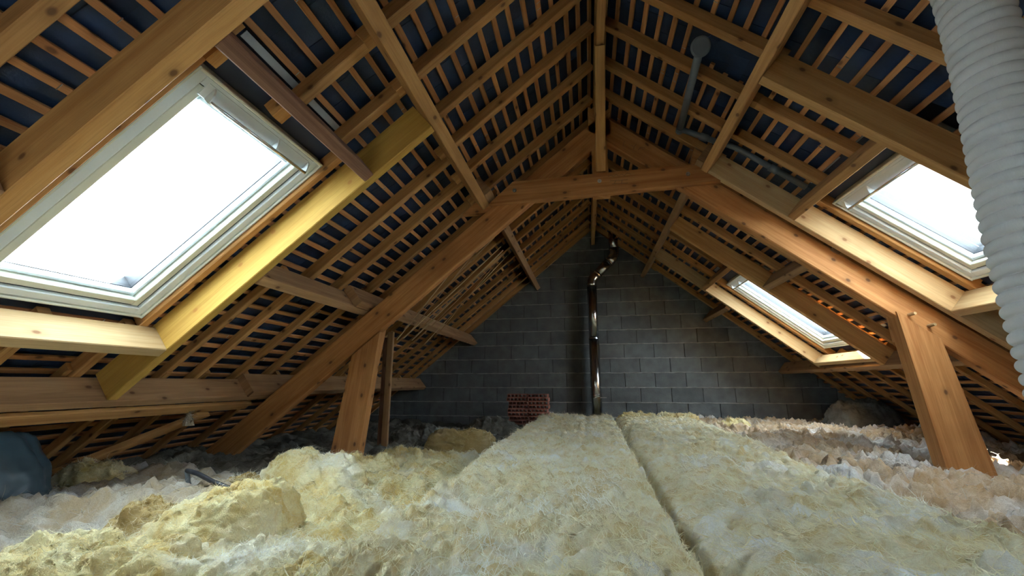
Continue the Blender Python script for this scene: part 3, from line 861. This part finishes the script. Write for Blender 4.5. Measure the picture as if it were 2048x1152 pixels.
Geo().tube([cb_, (ca_ + cb_) / 2 + np.array([0.004, 0, -0.006]), ca_], 0.0022, 6).build('cord', 'cord', smooth=True, label='thin blue cord tying the vent cap to a rafter', cat='cord')

# ------------------------------------------------------------------ flexible ribbed duct in front, at the photo's edge
DR = 0.090; AZ = math.radians(42.5); DD = 1.92
hz = np.linspace(1.30, -0.42, 800); tt = np.linspace(0, 1, 800)
ip = np.stack([DD * math.sin(AZ) + 0.012 * np.sin(tt * 7 + 0.6) - 0.03 * tt ** 2, DD * math.cos(AZ) + 0.010 * np.sin(tt * 5), hz], 1)
ln = np.concatenate([[0], np.cumsum(np.linalg.norm(np.diff(ip, axis=0), axis=1))]); PITCH_D = 0.038
V, F, U = [], [], []; seg = 64; ref = np.array([0.3, 1.0, 0])
for k in range(len(ip)):
    t = ip[min(k + 1, len(ip) - 1)] - ip[max(k - 1, 0)]; t /= np.linalg.norm(t); u = np.cross(t, ref); u /= np.linalg.norm(u); v = np.cross(u, t); ref = v
    for i in range(seg):
        a = 2 * math.pi * i / seg; ph = (ln[k] / PITCH_D + i / seg) % 1.0
        r = DR - 0.017 + 0.0175 * math.sqrt(max(0.0, 1 - (2 * ph - 1) ** 2))
        V.append(ip[k] + r * (math.cos(a) * u + math.sin(a) * v))
for k in range(len(ip) - 1):
    for i in range(seg):
        j = (i + 1) % seg; F.append((k * seg + j, k * seg + i, (k + 1) * seg + i, (k + 1) * seg + j))
        U += [((i + 1) / seg, ln[k]), (i / seg, ln[k]), (i / seg, ln[k + 1]), ((i + 1) / seg, ln[k + 1])]
mesh_obj('flexible_duct', V, F, 'duct', uv=U, smooth=True, label='thick off-white spirally ribbed flexible duct hanging close by', cat='duct')

# ------------------------------------------------------------------ glass wool


def fibres(name, pts, nrm, mat, parent, length=(0.02, 0.06), width=0.0010, lift=0.35, seed=0, lean=None, curl=0.5):
    """curved ribbon strands rooted on a surface"""
    r = np.random.default_rng(seed); n = len(pts); S = 4
    a = r.uniform(0, 2 * np.pi, n) if lean is None else r.normal(lean, 0.7, n)
    t = np.stack([np.cos(a), np.sin(a), np.zeros(n)], 1); t -= nrm * (t * nrm).sum(1, keepdims=True); t /= np.linalg.norm(t, axis=1, keepdims=True) + 1e-9
    d = t + nrm * (r.uniform(-0.05, 1.0, n) ** 2 * lift * 2.0)[:, None]; d /= np.linalg.norm(d, axis=1, keepdims=True)
    ln_ = r.uniform(length[0], length[1], n) * np.where(r.random(n) < 0.12, 1.7, 1.0)
    cv = r.normal(0, curl, (n, 3)); p = pts - nrm * 0.002; V = np.zeros((n, S + 1, 2, 3))
    sdir = np.cross(d, r.normal(0, 1, (n, 3))); sdir /= np.linalg.norm(sdir, axis=1, keepdims=True) + 1e-9
    for k in range(S + 1):
        w = width * (1 - 0.8 * k / S)
        V[:, k, 0] = p - sdir * w; V[:, k, 1] = p + sdir * w
        p = p + d * (ln_ / S)[:, None]; d = d + cv * 0.35 - np.array([0, 0, 0.10]); d /= np.linalg.norm(d, axis=1, keepdims=True)
    idx = np.arange(n * (S + 1) * 2).reshape(n, S + 1, 2)
    Fq = np.stack([idx[:, :-1, 0], idx[:, :-1, 1], idx[:, 1:, 1], idx[:, 1:, 0]], -1).reshape(-1, 4)
    return fast_mesh(name, V.reshape(-1, 3), Fq, mat, parent, kind='stuff')


def fast_mesh(name, V, Fq, mat, parent=None, smooth=True, **kw):
    V = np.asarray(V, np.float64); lo, hi = V.min(0), V.max(0); org = np.array([(lo[0] + hi[0]) / 2, (lo[1] + hi[1]) / 2, lo[2]])
    me = bpy.data.meshes.new(name); me.vertices.add(len(V)); me.vertices.foreach_set('co', (V - org).astype(np.float32).ravel())
    nF, k = Fq.shape
    me.loops.add(nF * k); me.loops.foreach_set('vertex_index', Fq.astype(np.int32).ravel())
    me.polygons.add(nF); me.polygons.foreach_set('loop_start', np.arange(0, nF * k, k, dtype=np.int32)); me.polygons.foreach_set('loop_total', np.full(nF, k, dtype=np.int32))
    me.polygons.foreach_set('use_smooth', np.full(nF, smooth)); me.update(calc_edges=True); me.validate()
    return link(name, me, mat, org, parent, **kw)


def wool_sheet(name, xl, xr, y0, y1, top, base, mat, fmat, label, res=0.014, nf=6000, edge=0.05, seed=0, far_w=1.0, length=(0.014, 0.055), lean=None, fw=0.0011, cat='insulation', group=None, under=None):
    """a laid strip of wool: xl(y), xr(y) side edges, top(x, y) height, skirts down to base"""
    nx = max(8, int((xr((y0 + y1) / 2) - xl((y0 + y1) / 2)) / res)); ny = max(8, int((y1 - y0) / res))
    v = np.linspace(0, 1, ny + 1); ys = y0 + (y1 - y0) * v ** 1.35 if far_w else y0 + (y1 - y0) * v
    u = np.linspace(0, 1, nx + 1); Uu, Yy = np.meshgrid(u, ys)
    XLv, XRv = xl(Yy), xr(Yy); Xx = XLv + (XRv - XLv) * Uu
    Yj = Yy + 0.0
    Z = top(Xx, Yy)
    # rounded borders
    dist = np.minimum(np.minimum((Xx - XLv), (XRv - Xx)), np.minimum(Yy - y0, y1 - Yy))
    k = np.clip(dist / edge, 0, 1); Z = Z - (1 - np.sqrt(1 - (1 - k) ** 2)) * edge * 0.75
    if under is not None: Z = np.minimum(Z, under(Xx, Yy))
    V = np.stack([Xx, Yj, Z], -1).reshape(-1, 3)
    idx = np.arange((nx + 1) * (ny + 1)).reshape(ny + 1, nx + 1)
    Fq = np.stack([idx[:-1, :-1], idx[:-1, 1:], idx[1:, 1:], idx[1:, :-1]], -1).reshape(-1, 4)
    ringi = np.concatenate([idx[0, :], idx[1:, -1], idx[-1, -2::-1], idx[-2:0:-1, 0]])
    nb = len(ringi); b0 = len(V); low = V[ringi].copy(); low[:, 2] = base
    mid = V[ringi].copy(); mid[:, 2] = (mid[:, 2] * 0.5 + base * 0.5); mid[:, :2] += rng.normal(0, 0.006, (nb, 2))
    V2 = np.concatenate([V, mid, low]); i = np.arange(nb); j = (i + 1) % nb
    Fs = np.concatenate([np.stack([ringi[j], ringi[i], b0 + i, b0 + j], -1), np.stack([b0 + j, b0 + i, b0 + nb + i, b0 + nb + j], -1)])
    e = empty(name, (float(xl(np.array((y0 + y1) / 2)) + xr(np.array((y0 + y1) / 2))) / 2, (y0 + y1) / 2, base), label, cat, group)
    fast_mesh('wool', V2, np.concatenate([Fq, Fs]), mat, e)
    if nf:
        r = np.random.default_rng(seed + 91); G = np.gradient(Z); dzdv, dzdu = G
        dx = np.gradient(Xx, axis=1); dy = np.gradient(Yy, axis=0)
        nrm = np.stack([-dzdu / np.maximum(dx, 1e-6), -dzdv / np.maximum(dy, 1e-6), np.ones_like(Z)], -1); nrm /= np.linalg.norm(nrm, axis=-1, keepdims=True)
        pi = r.integers(0, ny + 1, nf); pj = r.integers(0, nx + 1, nf)
        pts = np.stack([Xx[pi, pj], Yy[pi, pj], Z[pi, pj]], -1) + np.stack([r.normal(0, res * .5, nf), r.normal(0, res * .5, nf), np.zeros(nf)], -1)
        fibres('fibres', pts, nrm[pi, pj], fmat, e, length, fw, seed=seed, lean=lean)
        q = nf // 14
        fibres('wisps', pts[:q], nrm[pi, pj][:q], fmat, e, (0.02, 0.055), fw * 2.2, seed=seed + 1, lift=0.22, curl=0.9, lean=lean)
    return e


def wool_lump(name, c, size, mat, fmat, label, seed=0, rotz=0.0, tilt=(0, 0), nf=1500, rough=0.22, group=None, box=0.0, length=(0.015, 0.05), cat='insulation', fw=0.0010):
    """torn tuft: a mound with a ragged outline; box near 1 gives a slab with steep sides"""
    nr, nt_ = 56, 150
    th = np.linspace(0, 2 * np.pi, nt_, endpoint=False); rr = 1 - (1 - np.linspace(0.0, 1.0, nr)) ** 1.7; T, Q = np.meshgrid(th, rr)
    ct, st = np.cos(T), np.sin(T)
    sup = (np.abs(ct) ** (2 + 5 * box) + np.abs(st) ** (2 + 5 * box)) ** (-1 / (2 + 5 * box))
    out = sup * (1 + rough * (0.9 - 0.5 * box) * fbm(ct * 1.6 + seed, st * 1.6, 0, seed, 4) + 0.13 * Q ** 5 * (1 - box * 0.6) * fbm(ct * 7, st * 7 + seed, 0, seed + 3, 3))
    lx, ly = size[0] * 1.15 * Q * out * ct, size[1] * 1.15 * Q * out * st
    cz, sz = math.cos(rotz), math.sin(rotz); Xw, Yw = c[0] + lx * cz - ly * sz, c[1] + lx * sz + ly * cz
    pw = 2.2 + 6 * box; H = 2.0 * size[2]
    prof = np.clip(1 - Q ** pw, 0, 1) ** (0.75 - 0.25 * box)
    hz_ = c[2] - size[2] - 0.03 + H * prof * (1 + rough * 0.55 * fbm(Xw * 5, Yw * 5, 0, seed + 11, 3)) + (lx * math.tan(tilt[1]) * -1 + ly * math.tan(tilt[0])) * prof
    hz_ = hz_ + tuft(Xw, Yw, seed, 7, 0.036 + 0.1 * size[2]) * np.clip((1 - Q) * 5, 0, 1)
    hz_[-1] -= 0.03
    P = np.stack([Xw, Yw, hz_], -1)
    gu = np.roll(P, -1, 1) - np.roll(P, 1, 1); gv = np.gradient(P, axis=0); dn = np.cross(gv, gu); dn /= np.linalg.norm(dn, axis=-1, keepdims=True) + 1e-9
    dn = np.where(dn[..., 2:3] < 0, -dn, dn)
    P = P + dn * (0.020 * fbm(P[..., 0] * 14, P[..., 1] * 14, P[..., 2] * 22, seed + 21, 4) + 0.008 * fbm(P[..., 0] * 50, P[..., 1] * 50, P[..., 2] * 70, seed + 25, 2))[..., None]
    V = P.reshape(-1, 3); idx = np.arange(nt_ * nr).reshape(nr, nt_); r1 = np.roll(idx, -1, 1)
    Fq = np.stack([idx[:-1], idx[1:], r1[1:], r1[:-1]], -1).reshape(-1, 4)
    e = empty(name, (c[0], c[1], c[2] - size[2] - 0.05), label, cat, group)
    fast_mesh('wool', V, Fq, mat, e)
    if nf:
        r = np.random.default_rng(seed + 3); k = r.integers(nt_ * 4, nt_ * (nr - 1), nf)
        fibres('fibres', V[k], dn.reshape(-1, 3)[k], fmat, e, length, fw, seed=seed)
    return e


def tuft(x, y, seed, f=9.0, amp=0.02):
    wx = x + 0.06 * fbm(x * 4, y * 4, 0, seed + 40, 2); wy = y + 0.06 * fbm(x * 4 + 9, y * 4, 0, seed + 41, 2)
    a = 2.2 * fbm(x * 1.1, y * 1.1, 0, seed + 50, 2) + seed
    u = wx * np.cos(a) + wy * np.sin(a); v = -wx * np.sin(a) + wy * np.cos(a)
    streak = ridge(u * 7, v * 26, seed + 60, 2) - 0.55
    patch = np.clip(fbm(x * 3 + 4, y * 3, 0, seed + 70, 2) + 0.55, 0.15, 1.2)
    return amp * (ridge(wx * f, wy * f * 0.8, seed, 3) - 0.5) + amp * 0.9 * fbm(wx * f * 2.7, wy * f * 2.7, 0, seed + 7, 3) + amp * 0.75 * streak * patch + amp * 0.20 * (ridge(wx * 19 + 3, wy * 19, seed + 80, 2) - 0.5) + amp * 0.20 * fbm(wx * 55, wy * 55, 0, seed + 90, 2)


slope_clear = lambda x, y: np.where(x < X0, Z0 + (x - X0) * SA / CA, Z0 - (x - X0) * SA / CA) - 0.05
wob = lambda a, s, f=3.0: (lambda y: a * fbm(np.asarray(y) * f, np.asarray(y) * 0 + s, 0, s, 4))
e1, e2, e3, e4, e5 = wob(0.035, 3, 2.5), wob(0.003, 4, 1.5), wob(0.005, 5, 2.5), wob(0.13, 6, 1.6), wob(0.10, 8, 1.4)

# the two long batts down the middle
wool_sheet('insulation_batt', lambda y: -0.635 + e1(y), lambda y: 0.238 + 0.010 * (y - 1.2) + e2(y), 0.45, 5.98,
           lambda x, y: -0.425 + 0.022 * fbm(x * 2.2, y * 1.6, 0, 11, 3) + tuft(x, y, 12, 8, 0.040), FLOOR + 0.02, 'wool_c', 'fib_y',
           'long pale yellow glass wool batt down the middle, left of the straight seam', res=0.0095, nf=52000, edge=0.028, seed=21, lean=1.9)
wool_sheet('insulation_batt', lambda y: 0.270 + 0.012 * (y - 1.2) + e3(y), lambda y: 1.22 + 0.035 * np.clip(y - 2.0, 0, 3) + 0.20 * np.clip(1.9 - y, 0, 1) + 0.5 * e4(y), 0.45, 5.75,
           lambda x, y: -0.425 + 0.035 * fbm(x * 1.7, y * 1.2, 0, 31, 3) + tuft(x, y * 1.3, 32, 7, 0.046) - 0.05 * np.clip((x - 0.9) / 0.4, 0, 1) ** 2 - 0.06 * np.clip((0.52 - x) / 0.25, 0, 1) ** 2.5,
           FLOOR + 0.02, 'wool_c', 'fib_y', 'rumpled glass wool batt right of the straight seam', res=0.010, nf=48000, edge=0.06, seed=33, lean=3.3)
# the torn yellow layer on the other side
wool_sheet('insulation_batt', lambda y: -1.62 + e4(y + 3) - 0.12 * np.clip(1.5 - y, 0, 1), lambda y: -0.665 + e1(y) - 0.02, 0.35, 3.7,
           lambda x, y: -0.560 + 0.075 * fbm(x * 1.9, y * 1.7, 0, 41, 3) + tuft(x, y, 42, 6, 0.055) - 0.02 * np.clip((y - 2.6), 0, 1) - 0.065 * np.clip((x + 0.95) / 0.3, 0, 1),
           FLOOR + 0.02, 'wool_y', 'fib_y', 'lumpy torn bright yellow glass wool layer beside the middle batt', res=0.0095, nf=42000, edge=0.09, seed=43)
# dirty and dusty layers out to the eaves
wool_sheet('insulation_layer', lambda y: -3.30 + 0 * y, lambda y: -1.50 + e5(y) - 0.10 * np.clip(1.5 - y, 0, 1), 0.35, 2.55,
           lambda x, y: -0.555 + 0.09 * fbm(x * 1.5, y * 1.6, 0, 51, 3) + tuft(x, y, 52, 7, 0.06) - 0.06 * np.clip((-2.2 - x), 0, 1), FLOOR + 0.01, 'wool_g', 'fib_g',
           'dirty greyish white glass wool under the large skylight, by the grey bag', res=0.016, nf=12000, edge=0.10, seed=53, under=slope_clear)
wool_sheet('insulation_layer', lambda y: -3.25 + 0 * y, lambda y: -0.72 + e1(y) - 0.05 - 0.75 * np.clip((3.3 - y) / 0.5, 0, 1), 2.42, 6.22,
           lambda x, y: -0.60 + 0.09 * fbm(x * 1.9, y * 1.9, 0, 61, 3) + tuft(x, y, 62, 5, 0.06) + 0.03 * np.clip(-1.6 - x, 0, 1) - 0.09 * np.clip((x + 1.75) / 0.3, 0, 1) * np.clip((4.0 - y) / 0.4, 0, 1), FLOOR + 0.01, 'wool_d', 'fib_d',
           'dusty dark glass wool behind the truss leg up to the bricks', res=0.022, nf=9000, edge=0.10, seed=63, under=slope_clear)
wool_sheet('insulation_layer', lambda y: 1.16 + 0.03 * np.clip(y - 2.0, 0, 3) + 0.5 * e4(y + 9) + 0.16 * np.clip(1.9 - y, 0, 1), lambda y: 3.42 + 0 * y, 0.6, 6.2,
           lambda x, y: -0.515 + 0.085 * fbm(x * 1.5, y * 1.3, 0, 71, 3) + tuft(x, y, 72, 8, 0.085) + 0.02 * np.clip(y - 3.5, 0, 2) - 0.02 * np.clip(x - 2.3, 0, 1), FLOOR + 0.01, 'wool_b', 'fib_g',
           'crumpled tan and white glass wool around the foot of the pegged truss leg', res=0.0145, nf=16000, edge=0.10, seed=73, under=slope_clear)

# torn folds and tufts
LUMP = [
    ('insulation_scrap', (-1.55, 2.32, -0.47), (0.28, 0.13, 0.072), 'wool_y', 'fib_y', 'thick folded yellow wool slab lying across, before the leaning truss leg', 101, -0.35, (0.25, 0.10), 0.75, 1500, 0.13),
    ('insulation_scrap', (-1.4, 1.56, -0.47), (0.23, 0.17, 0.085), 'wool_y', 'fib_y', 'humped yellow wool fold with a curled ochre edge', 102, 0.25, (0.0, -0.25), 0.35, 1600, 0.22),
    ('insulation_scrap', (-1.66, 1.52, -0.5), (0.12, 0.08, 0.05), 'wool_o', 'fib_y', 'small curled ochre flap of wool beside the humped fold', 103, 0.2, (0.3, 0.2), 0.5, 600, 0.22),
    ('insulation_scrap', (-1.45, 1.18, -0.515), (0.33, 0.15, 0.07), 'wool_y', 'fib_y', 'big soft yellow roll of wool at the photo\'s bottom corner', 104, 0.1, (0, 0.05), 0.3, 1800, 0.20),
    ('insulation_scrap', (-0.9, 1.2, -0.525), (0.22, 0.13, 0.055), 'wool_y', 'fib_y', 'wrinkled yellow wool tuft low in front of the middle batt', 105, -0.2, (0, 0.0), 0.3, 1500, 0.24),
    ('insulation_scrap', (-1.16, 3.92, -0.47), (0.27, 0.1, 0.065), 'wool_o', 'fib_y', 'cut ochre block of wool in front of the brick stack', 106, 0.05, (0, 0.0), 0.85, 700, 0.10),
    ('insulation_scrap', (-1.55, 2.88, -0.51), (0.22, 0.12, 0.05), 'wool_y', 'fib_y', 'flat yellow wool tuft at the foot of the leaning truss leg', 107, 0.2, (0, 0), 0.4, 900, 0.25),
    ('insulation_scrap', (-2.9, 2.25, -0.5), (0.17, 0.12, 0.06), 'wool_y', 'fib_y', 'ragged yellow tuft lying on the dirty wool near the grey bag', 108, 0.1, (0, 0), 0.2, 800, 0.35),
    ('insulation_scrap', (-1.74, 2.05, -0.50), (0.10, 0.07, 0.045), 'wool_o', 'fib_y', 'small ochre tuft right beside the black conduit', 109, 0.4, (0, 0), 0.2, 500, 0.35),
    ('insulation_scrap', (1.02, 5.55, -0.42), (0.28, 0.16, 0.09), 'wool_y', 'fib_y', 'fluffy yellow tuft at the far end of the rumpled batt', 110, 0.0, (0, 0), 0.2, 1200, 0.3),
    ('insulation_scrap', (1.55, 5.25, -0.45), (0.19, 0.12, 0.065), 'wool_y', 'fib_y', 'smaller yellow tuft just off the far corner of the rumpled batt', 111, -0.3, (0, 0), 0.2, 800, 0.3),
    ('insulation_scrap', (0.62, 5.80, -0.43), (0.26, 0.14, 0.07), 'wool_y', 'fib_y', 'low ragged wool tuft against the wall beside the flue foot', 112, 0.0, (0, 0), 0.2, 1000, 0.3),
    ('insulation_scrap', (1.62, 2.85, -0.47), (0.16, 0.10, 0.07), 'wool_b', 'fib_g', 'white film-faced crumple of wool in front of the pegged truss leg', 113, 0.3, (0, 0), 0.2, 500, 0.4),
    ('insulation_scrap', (1.50, 3.90, -0.44), (0.28, 0.16, 0.07), 'wool_b', 'fib_g', 'brown crumbling wool heap beside the rumpled batt\'s far end', 114, 0.2, (0, 0), 0.2, 700, 0.35),
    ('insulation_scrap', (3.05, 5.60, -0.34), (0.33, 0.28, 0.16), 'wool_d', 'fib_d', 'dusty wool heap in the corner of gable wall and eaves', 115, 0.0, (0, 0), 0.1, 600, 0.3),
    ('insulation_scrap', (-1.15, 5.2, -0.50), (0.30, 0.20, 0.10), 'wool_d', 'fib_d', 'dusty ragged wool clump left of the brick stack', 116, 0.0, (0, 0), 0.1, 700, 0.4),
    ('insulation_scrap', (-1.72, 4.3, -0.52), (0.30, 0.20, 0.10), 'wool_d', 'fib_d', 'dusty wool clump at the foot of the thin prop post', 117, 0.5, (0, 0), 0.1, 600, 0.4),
    ('insulation_scrap', (-2.75, 1.02, -0.54), (0.22, 0.20, 0.05), 'wool_g', 'fib_g', 'pale grey fluff of wool near the grey bag', 118, 0.5, (0, 0), 0.1, 500, 0.3),
]
for (nm, c, sz, mt, fm, lab, sd, rz, tl, bx, nf, rg) in LUMP:
    wool_lump(nm, c, sz, mt, fm, lab, sd, rz, tl, int(nf * 2.4), rg * 1.0, None, bx, (0.010, 0.04), fw=0.0009)
# a tuft caught on the plank below the lowest purlin
pq = PT(L, 3.66, 2.49, 0.17)
wool_lump('insulation_scrap', (pq[0], pq[1], pq[2]), (0.022, 0.022, 0.028), 'wool_g', 'fib_g', 'small grey tuft of wool caught on the long plank', 130, 0, (0, 0), 160, 0.5, None, 0.0, (0.02, 0.05))

# ------------------------------------------------------------------ grey bag in the eaves, black conduit
nu, nv = 90, 60
th = np.linspace(0, 2 * np.pi, nu, endpoint=False); hh = np.linspace(0, 1, nv); T, Hh = np.meshgrid(th, hh)
prof = np.interp(Hh, [0, 0.08, 0.35, 0.7, 0.9, 1.0], [0.93, 1.0, 0.93, 0.66, 0.34, 0.02])
fold = 1 + 0.13 * ridge(np.cos(T) * 2.4 + 5, np.sin(T) * 2.4 + Hh * 1.6, 201, 3) + 0.06 * fbm(np.cos(T) * 5, np.sin(T) * 5, Hh * 6, 205, 3)
bx_, by_ = -2.99, 1.72
Vb = np.stack([bx_ + 0.30 * prof * fold * np.cos(T), by_ + 0.26 * prof * fold * np.sin(T), -0.57 + 0.44 * Hh + 0.02 * fbm(np.cos(T) * 3, np.sin(T) * 3, Hh * 3, 207, 2)], -1)
Vb[..., 2] = np.minimum(Vb[..., 2], slope_clear(Vb[..., 0], Vb[..., 1]) - 0.02)
idx = np.arange(nu * nv).reshape(nv, nu); r1 = np.roll(idx, -1, 1)
fast_mesh('sack', Vb.reshape(-1, 3), np.stack([idx[:-1], r1[:-1], r1[1:], idx[1:]], -1).reshape(-1, 4), 'bag', label='crumpled blue-grey plastic sack slumped in the eaves', cat='sack')


def on_floor(x, y, z):
    d = _fwd + CR * ((x - 1024) / FPX) - CU * ((y - 576) / FPX); return d * (z / d[2])


cab = empty('conduit', on_floor(400, 965, -0.50), 'broken black conduit sticking out of the dirty wool', 'conduit')
c0, c1, c2, c3 = on_floor(374, 941, -0.425), on_floor(395, 947, -0.43), on_floor(425, 963, -0.455), on_floor(462, 978, -0.475)
Geo().tube(bent([c0, c1, c2, c3], 0.02), 0.011, 10).build('black_tube', 'cable', cab, smooth=True)
Geo().tube([c0, on_floor(379, 985, -0.53)], 0.011, 10).build('grey_tube', 'pvc', cab, smooth=True)

# ------------------------------------------------------------------ trees outside, seen small through the far skylight
M['leaf'] = plain('tree_leaf', (0.10, 0.16, 0.05), rough=0.7, noise=0.4, scale=3)
M['bark'] = plain('bark', (0.10, 0.075, 0.05), rough=0.9)


def tree(x, y, zc, rx, rz, label, seed):
    r = np.random.default_rng(seed); e = empty('tree', (x, y, -6.0), label, 'tree', 'trees outside the far skylight')
    Geo().tube([(x, y, -6.0), (x + .2, y, zc - 0.3 * rz), (x, y, zc + 0.3 * rz)], [0.3, 0.2, 0.06], 10).build('trunk', 'bark', e, smooth=True)
    n = 4500; d = r.normal(0, 1, (n, 3)); d /= np.linalg.norm(d, axis=1, keepdims=True); rad_ = r.random(n) ** (1 / 2.2)
    c = d * rad_[:, None] * np.array([rx, rx, rz]) * (1 + 0.25 * fbm(d[:, 0] * 3, d[:, 1] * 3, d[:, 2] * 3, seed, 3))[:, None] + np.array([x, y, zc])
    a = r.normal(0, 1, (n, 3)); a /= np.linalg.norm(a, axis=1, keepdims=True); b = np.cross(a, r.normal(0, 1, (n, 3))); b /= np.linalg.norm(b, axis=1, keepdims=True)
    s_ = r.uniform(0.10, 0.24, n)[:, None]
    V = np.stack([c - a * s_, c + b * s_ * 0.6, c + a * s_, c - b * s_ * 0.6], 1).reshape(-1, 3)
    fast_mesh('foliage', V, np.arange(4 * n).reshape(n, 4), 'leaf', e, smooth=False, kind='stuff')


tree(16.0, 21.0, 1.5, 4.2, 4.5, 'leafy tree glimpsed outside through the far skylight', 301)
